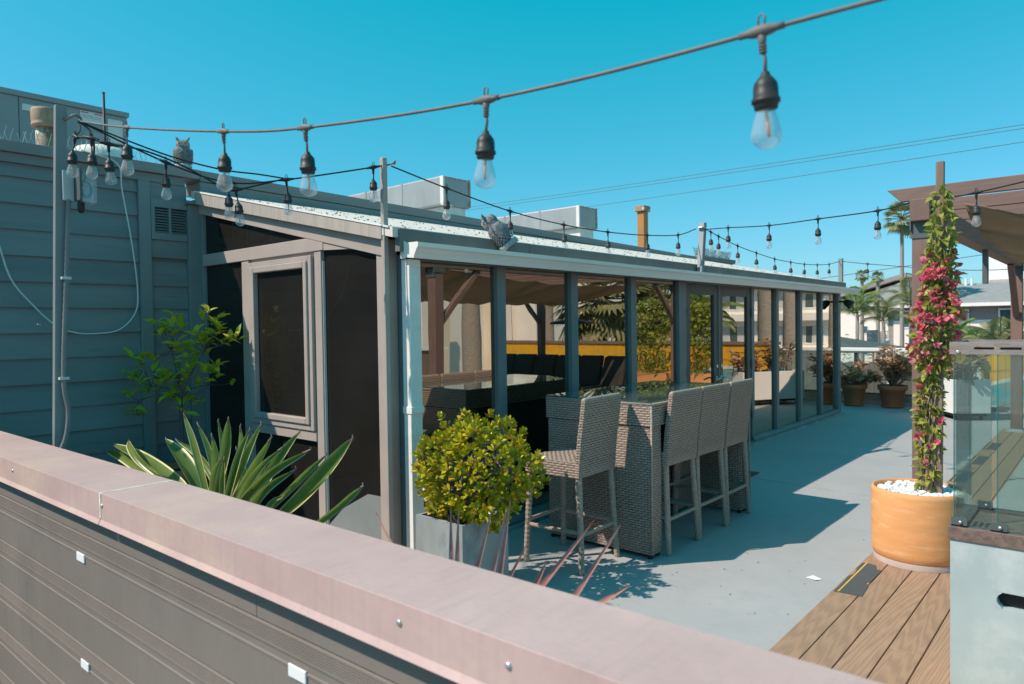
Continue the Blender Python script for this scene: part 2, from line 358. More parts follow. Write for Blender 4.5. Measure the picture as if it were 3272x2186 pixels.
def orient(p, d, roll=0., s=1., up=(0, 0, 1)):
    """matrix that puts a leaf's stalk at p, its length along d"""
    y = V(d).normalized(); x = y.cross(V(up))
    if x.length < 1e-3: x = V((1, 0, 0))
    x.normalize(); z = x.cross(y)
    m = Matrix((x, y, z)).transposed().to_4x4() @ Matrix.Rotation(roll, 4, 'Y') @ Matrix.Scale(s, 4)
    m.translation = V(p); return m
def scatter(parent, name, shapes, mname, mats, limit=300):
    """alike leaves: the ones nearest the lens as objects sharing meshes, the rest joined in one part"""
    d = org(parent); ms = [b.mesh(name, M[mname], True) for b in shapes]
    mats = sorted(mats, key=lambda m: (m.translation - CAM).length)
    for i, m in enumerate(mats[:limit]):
        k = m.copy(); k.translation -= d; put(name, ms[i % len(ms)], parent, k)
    if len(mats) > limit:
        b = MB()
        for i, m in enumerate(mats[limit:]):
            s = shapes[i % len(shapes)]; b.add([m @ V(v) for v in s.v], s.f)
        part(name + 's', b, mname, parent, True, kind='stuff')
def rnd_dir(): 
    z = R.uniform(-1, 1); a = R.uniform(0, 2 * math.pi); r = math.sqrt(1 - z * z); return V((r * math.cos(a), r * math.sin(a), z))
def smoothpts(pts, n=8):
    pts = [V(p) for p in pts]; q = [2 * pts[0] - pts[1]] + pts + [2 * pts[-1] - pts[-2]]; out = []
    for i in range(1, len(q) - 2):
        a, b, c, d = q[i - 1:i + 3]
        for k in range(n):
            t = k / n; out.append(.5 * (2 * b + (c - a) * t + (2 * a - 5 * b + 4 * c - d) * t * t + (3 * b - a - 3 * c + d) * t ** 3))
    return out + [pts[-1]]

# ------------------------------------------------------------------ the setting
struct('ground', B(-700, 700, -300, 900, -4.2, -4), 'ground')
struct('road', B(-300, 300, 47, 60.5, -3.999, -3.992), 'asphalt')
struct('pavement', B(-300, 300, 60.5, 64, -3.999, -3.86), 'kerb')
tb = struct('terrace_base', B(-14, 9, 1.1, 15.9, -3.995, -.016), 'base_wall')
struct('near_roof_floor', B(-14, 9, -6, 1.0, -.5, -.42), 'asphalt')
fl = struct('terrace_floor', B(-6.66, 9, 1.12, 15.86, -.015, -.010), 'asphalt')
j0, j1 = 7.36 - .106 * (-6.6 + 2.35), 7.36 - .106 * (9 + 2.35)
for a in ([(-6.6, 1.12), (9, 1.12), (9, j1 - .007), (-6.6, j0 - .007)], [(-6.6, j0 + .007), (9, j1 + .007), (9, 15.35), (-6.6, 15.35)]):
    part('slab', MB().prism([(x, y, -.009) for x, y in a], (0, 0, .009)), 'floor', fl)
struct('kerb', B(-6.5, 9, 15.36, 15.70, 0, .065), 'kerb')
struct('kerb_top', B(-6.5, 9, 15.42, 15.70, .0655, .075), 'floor')

# ------------------------------------------------------------------ main building with siding
bld = thing('siding_building', 'dark grey timber building with lap siding and flat roof behind the sunroom', 'building', (-6.69, 3.2, 0))
part('wall', B(-14, -6.73, -6, 15.5, -4, 2.86), 'siding', bld)
part('flat_roof', B(-13.9, -6.75, -5.9, 15.4, 2.865, 2.90), 'flatroof', bld)
def lap(y0, y1, z0, z1):
    b = MB(); xo = R.uniform(-.002, .002)
    return b.prism([(-6.729, y0, z0 - .018), (-6.690 + xo, y0, z0 - .018), (-6.712 + xo, y0, z1), (-6.729, y0, z1)], (0, y1 - y0, 0))
for i in range(15):
    z0 = .02 + i * .2085; z1 = z0 + .205
    for y0, y1 in ((-5.5, 2.648), (2.755, 3.085)):
        if y0 > 2 and 2.3 < z0 < 2.75: continue
        part('siding_board', lap(y0, y1, z0, min(z1, 3.1)), 'siding', bld)
part('trim_board', B(-6.729, -6.668, 2.650, 2.752, 0, 3.0295), 'trim', bld, bevel=.004)
part('corner_trim', B(-6.729, -6.655, 3.088, 3.20, 0, 2.86), 'trim', bld, bevel=.004)
part('trim_cap', MB().prism([(-6.73, 3.06, 2.861), (-6.61, 3.06, 2.861), (-6.60, 3.06, 2.885), (-6.73, 3.06, 2.91)], (0, .15, 0)), 'trim', bld)
vent = part('vent', MB().box(-6.728, -6.672, 2.756, 3.084, 2.805, 2.88).box(-6.728, -6.672, 2.756, 3.084, 2.51, 2.572).box(-6.728, -6.675, 2.756, 2.79, 2.572, 2.805).box(-6.728, -6.672, 2.915, 2.935, 2.572, 2.805), 'trim', bld)
part('filler_board', B(-6.7285, -6.685, 2.755, 3.085, 2.8805, 3.028), 'siding', bld); part('filler_board', B(-6.7285, -6.688, 2.755, 3.085, 2.345, 2.508), 'siding', bld)
part('vent_back', B(-6.7285, -6.72, 2.79, 3.084, 2.573, 2.804), 'dark', bld)
for y0, y1 in ((2.792, 2.914), (2.936, 3.083)):
    for i in range(9):
        z = 2.578 + i * .025
        part('louver', MB().prism([(-6.715, y0, z + .018), (-6.690, y0, z), (-6.688, y0, z + .004), (-6.713, y0, z + .022)], (0, y1 - y0, 0)), 'trim', vent)
part('coping', MB().prism([(-6.95, -5.5, 3.105), (-6.635, -5.5, 3.105), (-6.625, -5.5, 3.19), (-6.95, -5.5, 3.20)], (0, 7.55, 0)), 'trim', bld, bevel=.004)
part('coping', MB().prism([(-6.95, 2.055, 3.107), (-6.634, 2.055, 3.107), (-6.624, 2.055, 3.192), (-6.95, 2.055, 3.202)], (0, 1.14, 0)), 'trim', bld, bevel=.004)
part('frieze_board', B(-6.729, -6.672, -5.5, 3.06, 3.03, 3.103), 'siding', bld)
def ptop(y): return 3.19 - .0145 * (y - 3.2)
for y0, y1, z0, z1 in ((3.2, 6.4, -.21, -.105), (3.2, 6.4, -.10, 0), (6.406, 13.55, -.21, -.105), (6.4, 13.55, -.10, 0)):
    p = [(x, y, ptop(y) + z) for z in (z0, z1) for x, y in ((-6.95, y0), (-6.63 - (.012 if z0 < -.2 else 0), y0), (-6.63 - (.012 if z0 < -.2 else 0), y1), (-6.95, y1))]
    part('parapet_board', MB().hexa(p), 'siding', bld, bevel=.004)
part('upper_wall', B(-6.96, -6.73, 3.2, 13.5, 2.86, 2.93), 'siding', bld)
for i in range(16):
    y0 = -1.2 + i * .27; b = MB()
    if y0 > 2.95: break
    b.box(-6.80, -6.76, y0, y0 + .24, 3.198, 3.206)
    for k in range(5):
        y = y0 + .03 + k * .045
        for dx, dy in ((.055, .02), (-.06, -.015), (.0, .03 * (-1) ** k)):
            b.tube([(-6.78, y, 3.2), (-6.78 + dx, y + dy, 3.2 + R.uniform(.10, .13))], .0022, 4)
    part('bird_spike_strip', b, 'screw', bld)

# ------------------------------------------------------------------ the sunroom
sr = thing('sunroom', 'glazed lean-to sunroom with grey frames, white gutter and pale gravel roof', 'sunroom', (-3.85, 3.2, 0))
def zmid(x): return 2.86 - .2087 * (x + 6.6)
def gab(name, x0, x1, z0, z1, y0=3.2, y1=3.29, m='paint', bev=.004): return part(name, B(x0, x1, y0, y1, z0, z1), m, sr, bevel=bev)
gab('stud', -4.022, -3.902, 0, 2.25); gab('stud', -4.79, -4.70, 0, 2.278); gab('stud', -5.906, -5.786, 0, 2.276); gab('wall_stud', -6.69, -6.612, 0, 2.78, m='trim')
gab('transom', -6.61, -4.66, 2.279, 2.388, 3.192, 3.285)
gab('window_rail', -5.785, -4.791, .785, .867, 3.19, 3.285)
gab('bottom_rail', -6.61, -4.03, 0, .06, 3.2, 3.28)
part('header_board', MB().prism([(-4.659, 3.198, 2.279), (-4.33, 3.198, 2.262), (-4.023, 3.198, 2.212), (-3.905, 3.198, 2.20), (-3.905, 3.198, zmid(-3.905) - .10), (-4.659, 3.198, zmid(-4.659) - .075)], (0, .085, 0)), 'paint', sr)
part('rake_board', MB().prism([(-6.66, 3.188, zmid(-6.66) - .088), (-3.90, 3.188, zmid(-3.9) - .125), (-3.90, 3.188, zmid(-3.9)), (-6.66, 3.188, zmid(-6.66))], (0, .09, 0)), 'paint', sr, bevel=.003)
part('rake_fascia', MB().prism([(-6.62, 3.135, zmid(-6.62) - .002), (-3.88, 3.135, zmid(-3.88) - .006), (-3.88, 3.135, zmid(-3.88) + .088), (-6.62, 3.135, zmid(-6.62) + .112)], (0, .05, 0)), 'flash', sr, bevel=.003)
part('drip_edge', MB().prism([(-6.62, 3.128, zmid(-6.62) + .110), (-3.80, 3.128, zmid(-3.80) + .085), (-3.80, 3.128, zmid(-3.80) + .097), (-6.62, 3.128, zmid(-6.62) + .124)], (0, .06, 0)), 'gutter', sr)
def zr(x): return zmid(x) + .116 - .0075 * (x + 6.6)
part('roof', MB().prism([(-6.70, 3.14, zr(-6.70) - .07), (-3.765, 3.14, zr(-3.765) - .07), (-3.765, 3.14, zr(-3.765)), (-6.70, 3.14, zr(-6.70))], (0, 10.45, 0)), 'roof', sr)
rz = zr(-3.765)
for y0, y1 in ((3.19, 4.6), (4.606, 8.4), (8.406, 13.58)):
    part('fascia', B(-3.80, -3.752, y0, y1, 2.20, rz - .008), 'fascia', sr)
# gravel lying on the roof: nobody could count it
gv = MB()
for _ in range(420):
    x, y = R.uniform(-6.4, -3.8), 3.2 + R.random() ** 1.5 * 9.5; s = R.uniform(.003, .010)
    gv.ball((x, y, zr(x) + s * .4), (s * R.uniform(.8, 1.5), s, s * .7), 5, 3)
part('roof_gravel', gv, 'gravel', sr, kind='stuff')
# gutter
GZ = -.037
gp = [(-3.748, 2.296), (-3.748, 2.196), (-3.660, 2.186), (-3.648, 2.215), (-3.628, 2.25), (-3.615, 2.262), (-3.612, 2.292), (-3.628, 2.294), (-3.628, 2.272), (-3.645, 2.255), (-3.668, 2.20), (-3.738, 2.206), (-3.738, 2.296)]
part('gutter', MB().prism([(x, 3.245, z + GZ) for x, z in gp], (0, 10.72, 0)), 'gutter', sr)
part('gutter_end_cap', MB().prism([(x, 3.232, z + GZ) for x, z in gp[:8]], (0, .0125, 0)), 'gutter', sr)
part('gutter_end_cap', MB().prism([(x, 13.966, z + GZ) for x, z in gp[:8]], (0, .012, 0)), 'gutter', sr)
part('gutter_end_tab', B(-3.79, -3.7485, 3.226, 3.2445, 2.153, 2.268), 'gutter', sr)
dsb = MB()
cs = []
n = 6
prof = [(-3.822, 3.262), (-3.742, 3.262)] + [(-3.738 - (.006 if k % 2 else 0), 3.268 + k * .0085) for k in range(12)] + [(-3.742, 3.366), (-3.822, 3.366)]
dsb.prism([(x, y, 1.085) for x, y in prof], (0, 0, 1.063))
dsb.prism([(x - (.004 if x > -3.8 else -.004), y, .0) for x, y in prof], (0, 0, 1.09))
part('downspout', dsb, 'gutter', sr)
part('downspout_strap', MB().box(-3.826, -3.731, 3.255, 3.373, 1.07, 1.12), 'gutter', sr, bevel=.004)
# glass wall along the terrace
mu = [(4.288, 4.392), (5.307, 5.415), (6.358, 6.468), (7.407, 7.585), (9.512, 9.60), (10.43, 10.53), (11.45, 11.545), (12.47, 12.565)]
gab('corner_jamb', -3.92, -3.842, .0, 2.19, 3.292, 3.355, 'mullion')
for a, b in mu: part('mullion', B(-3.925, -3.842, a, b, .092, 2.158), 'mullion', sr, bevel=.004)
part('end_post', B(-3.94, -3.835, 13.40, 13.55, 0, 2.19), 'mullion', sr, bevel=.004)
for a, b in ((3.356, 7.5), (9.52, 13.399)):
    part('sill', MB().prism([(-3.93, a, .0), (-3.80, a, .0), (-3.80, a, .055), (-3.84, a, .091), (-3.93, a, .091)], (0, b - a, 0)), 'mullion', sr, bevel=.003)
part('sill_kerb', B(-3.9, -3.765, 3.38, 13.5, .0005, .028), 'planter', sr)
part('head_rail', B(-3.93, -3.838, 3.356, 13.40, 2.1585, 2.26), 'mullion', sr)
cuts = [3.356] + [x for p in mu for x in p] + [13.40]
for i in range(0, len(cuts), 2):
    if cuts[i] > 7.5 and cuts[i] < 8: continue
    part('window_pane', B(-3.889, -3.883, cuts[i] + .001, cuts[i + 1] - .001, .0925, 2.158), 'pane', sr)
for a, b, s in ((7.586, 8.470, 1), (8.486, 9.511, -1)):
    d = part('door', MB().box(-3.91, -3.856, a, a + .12, .03, 2.15).box(-3.91, -3.856, b - .12, b, .03, 2.15).box(-3.91, -3.856, a + .1205, b - .1205, 2.02, 2.15).box(-3.91, -3.856, a + .1205, b - .1205, .03, .28), 'door', sr, bevel=.004)
    part('door_pane', B(-3.886, -3.880, a + .121, b - .121, .281, 2.019), 'pane', d)
    h = b - .06 if s > 0 else a + .06
    part('door_handle', MB().tube([(-3.856, h, .98), (-3.80, h, .98), (-3.80, h - s * .02, .98), (-3.80, h - s * .13, .965)], .010, 8).lathe((-3.856, h, .98), [(.028, 0), (.028, .008)], 12, (1, 0, 0)), 'screw', d, True)
    part('door_lock', MB().lathe((-3.856, h, 1.13), [(.026, 0), (.024, .014)], 12, (1, 0, 0)), 'screw', d)
    for z in (.35, 1.05, 1.75): part('hinge', MB().lathe((-3.845, a if s > 0 else b, z), [(.011, 0), (.011, .11)], 8), 'steel', d)
part('door_astragal', B(-3.90, -3.846, 8.4705, 8.4855, .03, 2.15), 'trim', sr)
part('door_head', B(-3.915, -3.85, 7.586, 9.511, 2.1505, 2.158), 'eave', sr)
# gable glazing
ow = part('casement_window', MB().box(-5.759, -5.70, 3.175, 3.26, .868, 2.25).box(-4.845, -4.80, 3.175, 3.26, .868, 2.25).box(-5.6995, -4.8455, 3.175, 3.26, 2.21, 2.25).box(-5.6995, -4.8455, 3.175, 3.26, .868, .915), 'paint', sr, bevel=.004)
part('window_stop', MB().box(-5.785, -5.76, 3.215, 3.27, .868, 2.27).box(-4.7995, -4.791, 3.215, 3.27, .868, 2.27).box(-5.7595, -4.80, 3.215, 3.27, 2.251, 2.278), 'paint', ow)
part('sash', MB().box(-5.699, -5.642, 3.158, 3.235, .916, 2.209).box(-4.893, -4.846, 3.158, 3.235, .916, 2.209).box(-5.6415, -4.8935, 3.158, 3.235, 2.155, 2.209).box(-5.6415, -4.8935, 3.158, 3.235, .916, .966), 'paint', ow, bevel=.008)
part('sash_pane', B(-5.641, -4.894, 3.20, 3.206, .967, 2.154), 'gpane', ow)
part('gable_pane', B(-6.611, -5.907, 3.232, 3.238, .061, 2.278), 'gpane', sr)
part('gable_pane', B(-5.785, -4.791, 3.232, 3.238, .061, .784), 'gpane', sr)
part('gable_pane', MB().prism([(-4.699, 3.232, .061), (-4.023, 3.232, .061), (-4.023, 3.232, 2.211), (-4.33, 3.232, 2.261), (-4.699, 3.232, 2.277)], (0, .006, 0)), 'gpane', sr)
part('gable_pane', MB().prism([(-6.611, 3.232, 2.389), (-4.75, 3.232, 2.389), (-6.611, 3.232, 2.77)], (0, .006, 0)), 'gpane', sr)
part('lit_patch_panel', MB().prism([(-4.699, 3.222, .061), (-4.024, 3.222, .061), (-4.024, 3.222, .455), (-4.20, 3.222, .45), (-4.50, 3.222, .30), (-4.699, 3.222, .13)], (0, .006, 0)), 'trim', sr)  # added grey panel, its sloping top cut to a lit patch on the pane
for x in (-4.699, -4.03): part('glazing_bead', B(x, x + .007, 3.21, 3.231, .061, 2.2), 'label', sr)
# inside
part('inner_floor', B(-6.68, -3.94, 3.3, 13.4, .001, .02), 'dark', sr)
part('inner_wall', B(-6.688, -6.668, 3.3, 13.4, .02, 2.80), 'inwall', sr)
part('end_wall', MB().prism([(-6.66, 13.40, .0), (-3.945, 13.40, .0), (-3.945, 13.40, 2.18), (-6.66, 13.40, 2.72)], (0, .12, 0)), 'siding', sr)
part('reflected_light_disc', MB().lathe((-4.2, 3.72, 2.11), [(.001, .0), (.035, .0), (.055, .02), (.06, .06), (.03, .1)], 16), 'glintcream', sr, True)  # solid cream disc added in place of a light reflected in the glass
fl1 = thing('flood_light', 'small black floodlight on the far corner post of the sunroom', 'floodlight', (-3.83, 13.47, 2.0))
part('bracket', MB().tube([(-3.835, 13.47, 2.02), (-3.74, 13.47, 2.02)], .018, 8), 'black', fl1)
part('lamp_head', MB().lathe((-3.74, 13.47, 2.02), [(.03, -.02), (.06, .02), (.085, .13), (.08, .135)], 12, (.8, 0, -.5)), 'black', fl1, True)

# ------------------------------------------------------------------ foreground parapet
pw = thing('parapet_wall', 'grey clad parapet wall with pinkish metal cap in the foreground', 'wall', (-3, 1.17, 0))
rot = Matrix.Rotation(math.radians(.58), 4, 'Z')
Y0 = 1.17
def pp(name, mb, m, smooth=False, bevel=0., **k):
    mb.v = [(x + 3, y - Y0, z) for x, y, z in mb.v]
    o = put(name, mb.mesh(name, M[m], smooth), pw, **k)
    if bevel:
        b = o.modifiers.new('bevel', 'BEVEL'); b.width = bevel; b.segments = 3; b.limit_method = 'ANGLE'
    return o
pw.rotation_euler = (0, 0, math.radians(.58))
pp('wall_core', B(-6.6, 3, 1.0935, 1.27, -.42, .96), 'planter')
def capseg(x0, x1, dz=0.):
    # folded sheet: top, front skirt with a kicked-out drip edge, back skirt
    pr = [(1.305, 1.05 - .09), (1.305, 1.05), (1.022, 1.05), (1.020, .948), (1.010, .930), (1.013, .929), (1.025, .946), (1.0275, 1.045), (1.299, 1.045), (1.299, .96)]
    return MB().prism([(x0, y, z + dz) for y, z in pr], (x1 - x0, 0, 0))
pp('cap', capseg(-6.62, -3.004), 'cap', bevel=.0012); pp('cap', capseg(-2.998, 3.0, .0008), 'cap', bevel=.0012)
pp('cap_sealant', MB().box(-3.007, -2.995, 1.023, 1.303, 1.0485, 1.0522).box(-3.007, -2.995, 1.0185, 1.0225, .955, 1.05), 'sealant')
for x in (-2.985, -1.247, -.92, -4.1): pp('screw', MB().lathe((x, 1.0212, 1.004), [(.0085, 0), (.0085, .002), (.006, .0045), (.001, .0055)], 12, (0, -1, 0)), 'screw', True)
# cladding boards: a fine-ribbed band at the top of each, a step, a flat below
for r in range(6):
    zt = .818 - r * .2435; zb = zt - .2415
    pts = [(1.093, zb), (1.070, zb), (1.0685, zb + .004), (1.0685, zt - .096), (1.0655, zt - .094), (1.0655, zt - .088), (1.070, zt - .086), (1.070, zt - .062), (1.0655, zt - .060), (1.0655, zt - .053)]
    for k in range(6):
        z = zt - .052 + k * .0075; pts += [(1.0695, z), (1.0695, z + .003), (1.066, z + .0035), (1.066, z + .007)]
    pts += [(1.0655, zt - .004), (1.074, zt - .001), (1.093, zt)]
    for x0, x1 in ((-6.6, 2.9),): pp('cladding_board', MB().prism([(x0, y, z) for y, z in pts], (x1 - x0, 0, 0)), 'clad')
for x0, x1 in ((-6.6, -1.952), (-1.95, 2.9)): pp('top_board', B(x0, x1, 1.0685, 1.0925, .8215, .99), 'clad', bevel=.002)
for x, z in ((-3.36, .697), (-3.345, .236), (-1.735, .70), (-1.70, .215)):
    pp('white_plate', B(x - .043, x + .043, 1.0615, 1.0684, z - .0, z + .037), 'white', bevel=.003)

# ------------------------------------------------------------------ posts that carry the lights
def post(label, p0, p1, wx, wy, m='trim'):
    t = thing('light_post', label, 'post', p0, 'slim timber posts carrying the string lights')
    a, b = V(p0), V(p1)
    k = MB().hexa([a + V((sx * wx, sy * wy, 0)) for sx, sy in ((-1, -1), (1, -1), (1, 1), (-1, 1))] + [b + V((sx * wx, sy * wy, 0)) for sx, sy in ((-1, -1), (1, -1), (1, 1), (-1, 1))])
    part('pole', k, m, t, bevel=.006); return t
lp = post('tall leaning grey post behind the parapet at the left with a white electrical box', (-4.835, 1.40, -.01), (-4.835, 1.487, 3.035), .021, .031, 'trim')
part('nail', MB().tube([(-4.82, 1.345, 1.72), (-4.80, 1.325, 1.725)], .004, 6), 'screw', lp)
part('hook', MB().tube(smoothpts([(-4.815, 1.50, 2.95), (-4.79, 1.52, 2.965), (-4.785, 1.555, 2.985), (-4.80, 1.585, 2.97), (-4.80, 1.57, 2.945)]), .009, 8), 'rust', lp, True)
cp = post('grey post rising past the sunroom corner beside the gutter end', (-3.877, 3.163, -.005), (-3.877, 3.163, 2.85), .019, .020, 'paint')
part('hook', MB().tube(smoothpts([(-3.86, 3.18, 2.80), (-3.83, 3.20, 2.81), (-3.825, 3.225, 2.83), (-3.845, 3.23, 2.81)]), .007, 6), 'rust', cp, True)
m3 = post('tilted grey post standing on the sunroom roof edge above the doors', (-3.70, 7.66, 2.26), (-3.80, 7.95, 2.875), .032, .035, 'trim')
part('cable_tie', MB().lathe((-3.79, 7.88, 2.80), [(.055, 0), (.058, .005), (.055, .012)], 10), 'screw', m3)
m4 = post('far grey post at the end of the sunroom roof', (-3.80, 13.43, zr(-3.8)), (-3.80, 13.44, 2.79), .035, .035, 'trim')

jb = thing('junction_box', 'white electrical box with clear cover fixed to the tall left post', 'junction box', (-4.81, 1.47, 2.47))
part('box', B(-4.812, -4.79, 1.475, 1.535, 2.465, 2.645), 'jbox', jb, bevel=.004)
part('box_back', B(-4.80, -4.70, 1.536, 1.548, 2.465, 2.655), 'steel', jb)
part('cover', MB().prism([(-4.80, 1.549, 2.455), (-4.80, 1.625, 2.45), (-4.80, 1.632, 2.47), (-4.80, 1.632, 2.60), (-4.80, 1.549, 2.64)], (.10, 0, 0)), 'bulb', jb, bevel=.006)
part('socket_ring', MB().tube([(-4.74, 1.585 + .028 * math.cos(a), 2.535 + .045 * math.sin(a)) for a in [k * .5236 for k in range(13)]], .008, 6, False), 'glassedge', jb, True)
part('plug', MB().lathe((-4.76, 1.56, 2.395), [(.012, 0), (.02, .02), (.02, .06), (.012, .07)], 10), 'black', jb, True)
cd = thing('conduit', 'grey flexible conduit running down the tall left post', 'conduit', (-4.80, 1.46, .9))
pts = smoothpts([(-4.795, 1.505, 2.47), (-4.795, 1.495, 2.3), (-4.795, 1.475, 1.9), (-4.795, 1.452, 1.4), (-4.785, 1.468, 1.2), (-4.78, 1.45, 1.05), (-4.775, 1.405, .93), (-4.77, 1.39, .8)], 22)
part('pipe', MB().tube(pts, [.0155 if i % 2 else .0135 for i in range(len(pts))], 8), 'conduit', cd, True)
for p in ((-4.795, 1.482, 2.0), (-4.795, 1.456, 1.40)): part('clamp', B(p[0] - .018, p[0] + .019, p[1] - .03, p[1] + .02, p[2] - .008, p[2] + .008), 'jbox', cd)
single('hanging_cable', MB().tube(smoothpts([(-6.62, 2.18, 3.20), (-6.60, 2.45, 3.13), (-6.63, 2.50, 2.9), (-6.645, 2.58, 2.4), (-6.65, 2.615, 2.0), (-6.65, 2.58, 1.82), (-6.645, 2.45, 1.69), (-6.645, 2.28, 1.66), (-6.645, 2.1, 1.67), (-6.63, 1.95, 1.74), (-6.63, 1.80, 1.9), (-6.63, 1.66, 2.1), (-6.63, 1.58, 2.4)]), .0065, 6), 'whitecable', 'thin white cable looping down the dark siding wall', 'cable', True)

# ------------------------------------------------------------------ string lights
bulb_b = [(.018, 0), (.0195, -.008), (.0255, -.028), (.030, -.046), (.0305, -.056), (.027, -.067), (.018, -.075), (.008, -.079), (.001, -.080)]
sock_b = [(.006, .076), (.0085, .074), (.010, .068), (.0165, .061), (.0225, .053), (.0245, .044), (.0252, .022), (.0285, .021), (.0285, .013), (.0245, .0115), (.0245, .008), (.0238, .007), (.0238, .003), (.0228, .002), (.0225, 0), (.012, -.002)]
ms_bulb = MB().lathe((0, 0, 0), bulb_b, 20, (0, 0, 1)).mesh('bulb', M['bulb'], True)
ms_sock = MB().lathe((0, 0, 0), sock_b, 16).mesh('socket', M['socket'], True)
ms_fil = MB().tube([(0, 0, -.004), (.002, 0, -.03), (.003, 0, -.056)], .0036, 6).mesh('filament', M['fil'], True)
def string_light(label, pts, bulbs, m='black', r=.0055, scale=1.):
    """pts: cable points; bulbs: (fraction along cable, tilt x, tilt y)"""
    c = smoothpts(pts, 12); L = [0]
    for a, b in zip(c, c[1:]): L.append(L[-1] + (b - a).length)
    t = thing('string_light', label, 'string light', tuple(c[0]), 'festoon string lights over the terrace')
    part('cable', MB().tube(c, r, 8), m, t, True)
    for q, tx, ty in bulbs:
        if isinstance(q, tuple): i = min(range(len(c)), key=lambda k: (c[k] - V(q)).length)
        else: i = min(range(len(L)), key=lambda k: abs(L[k] - q * L[-1]))
        i = max(1, min(len(c) - 2, i)); p = c[i]; d = (c[i + 1] - c[i - 1]).normalized(); s = scale
        k = MB(); k.tube([p - d * .046 * s, p - d * .03 * s, p - d * .018 * s, p, p + d * .018 * s, p + d * .03 * s, p + d * .046 * s], [.0075 * s, .008 * s, .0115 * s, .014 * s, .0115 * s, .008 * s, .0075 * s], 8)
        dn_ = V((tx, ty, -1)).normalized()
        k.tube([p, p + dn_ * .022 * s, p + dn_ * .034 * s], [.0115 * s, .0085 * s, .0065 * s], 8)
        for j in range(3): k.lathe(p + dn_ * (.030 + .006 * j) * s, [(.0085 * s, 0), (.0085 * s, .0025 * s)], 8, dn_)
        k.tube([p + V((0, 0, .008)) - d * .006 * s, p + V((0, 0, .028 * s)) - d * .007 * s, p + V((0, 0, .035 * s)), p + V((0, 0, .028 * s)) + d * .007 * s, p + V((0, 0, .008)) + d * .006 * s], .0022 * s, 5)
        part('connector', k, m, t, True)
        e = p + dn_ * .088 * s + V((tx * .02, ty * .02, 0))
        part('cord', MB().tube([p + dn_ * .03 * s, p + dn_ * .06 * s + V((.003, 0, 0)), e], .0042 * s, 6), m, t, True)
        ax = V((tx * .5 + R.uniform(-.05, .05), ty * .5 + R.uniform(-.05, .05), -1)).normalized()
        mt = V((0, 0, -1)).rotation_difference(ax).to_matrix().to_4x4() @ Matrix.Scale(s, 4); mt.translation = e + ax * .070 * s - c[0]
        so = put('socket', ms_sock, t, mt)
        put('bulb', ms_bulb, so); put('filament', ms_fil, so, Matrix.Rotation(R.uniform(0, 6), 4, 'Z') @ Matrix.Rotation(.08, 4, 'X'))
    return t
hook = (-4.80, 1.575, 2.955)
string_light('grey string light with large clear bulbs crossing the sky above the parapet', [hook, (-3.744, 1.44, 2.688), (-2.72, 1.41, 2.47), (-2.148, 1.41, 2.375), (-1.303, 1.42, 2.29), (-.558, 1.44, 2.272), (.35, 1.47, 2.30), (1.8, 1.5, 2.5)],
    [((-3.744, 1.44, 2.688), 0, 0), ((-2.72, 1.41, 2.47), -.12, .1), ((-2.148, 1.41, 2.375), .03, .05), ((-1.303, 1.42, 2.29), -.03, .0), ((-.558, 1.44, 2.272), .05, .05)], 'cable_grey', .005)
string_light('black string light sagging from the tall left post to the sunroom corner post', [hook, (-4.57, 1.986, 2.738), (-4.385, 2.301, 2.631), (-4.204, 2.608, 2.667), (-3.897, 3.09, 2.778), (-3.89, 3.16, 2.80)],
    [((-4.57, 1.986, 2.738), 0, 0), ((-4.385, 2.301, 2.631), 0, 0), ((-4.204, 2.608, 2.667), .05, .05), ((-3.905, 3.08, 2.776), 0, 0)])
string_light('second black string light bunched and tied in loops below the left post hook', [hook, (-4.66, 1.53, 2.86), (-4.56, 1.475, 2.80), (-4.48, 1.53, 2.785), (-4.42, 1.60, 2.755), (-4.45, 1.80, 2.76), (-4.50, 2.05, 2.72), (-4.40, 2.26, 2.60), (-4.36, 2.335, 2.585), (-4.28, 2.48, 2.63), (-4.21, 2.60, 2.672)],
    [((-4.56, 1.475, 2.80), -.2, -.1), ((-4.48, 1.53, 2.785), .05, 0), ((-4.42, 1.60, 2.755), 0, 0), ((-4.36, 2.335, 2.585), .1, .1)])
single('black_cable', MB().tube(smoothpts([hook, (-4.62, 1.80, 2.84), (-4.52, 2.02, 2.765), (-4.38, 2.26, 2.705), (-4.28, 2.45, 2.69), (-4.2, 2.61, 2.672)]), .0055, 6), 'black', 'plain black cable beside the sagging lights at the left post', 'cable', True)
single('plug_cable', MB().tube(smoothpts([hook, (-4.70, 1.60, 2.88), (-4.70, 1.62, 2.78), (-4.715, 1.60, 2.68), (-4.755, 1.565, 2.55), (-4.76, 1.56, 2.44)]), .0062, 6), 'black', 'short black cord hanging from the hook into the white box', 'cable', True)
cpt = [(3.22, 2.80), (3.75, 2.72), (4.48, 2.63), (5.23, 2.59), (5.96, 2.59), (6.73, 2.625), (7.43, 2.69), (7.88, 2.80)]
string_light('black string light hanging along the gutter between the corner post and the tilted post', [(-3.86, y, z) for y, z in cpt], [((-3.86, y, z), 0, 0) for y, z in cpt[1:7]])
ept = [(7.93, 2.82), (8.2, 2.79), (8.42, 2.755), (9.0, 2.68), (9.63, 2.63), (10.31, 2.59), (10.97, 2.58), (11.58, 2.585), (12.21, 2.61), (12.84, 2.655), (13.40, 2.735)]
string_light('black string light sagging between the tilted post and the far roof post', [(-3.82, y, z) for y, z in ept], [((-3.82, y, z), 0, 0) for y, z in ept[1:-1]])
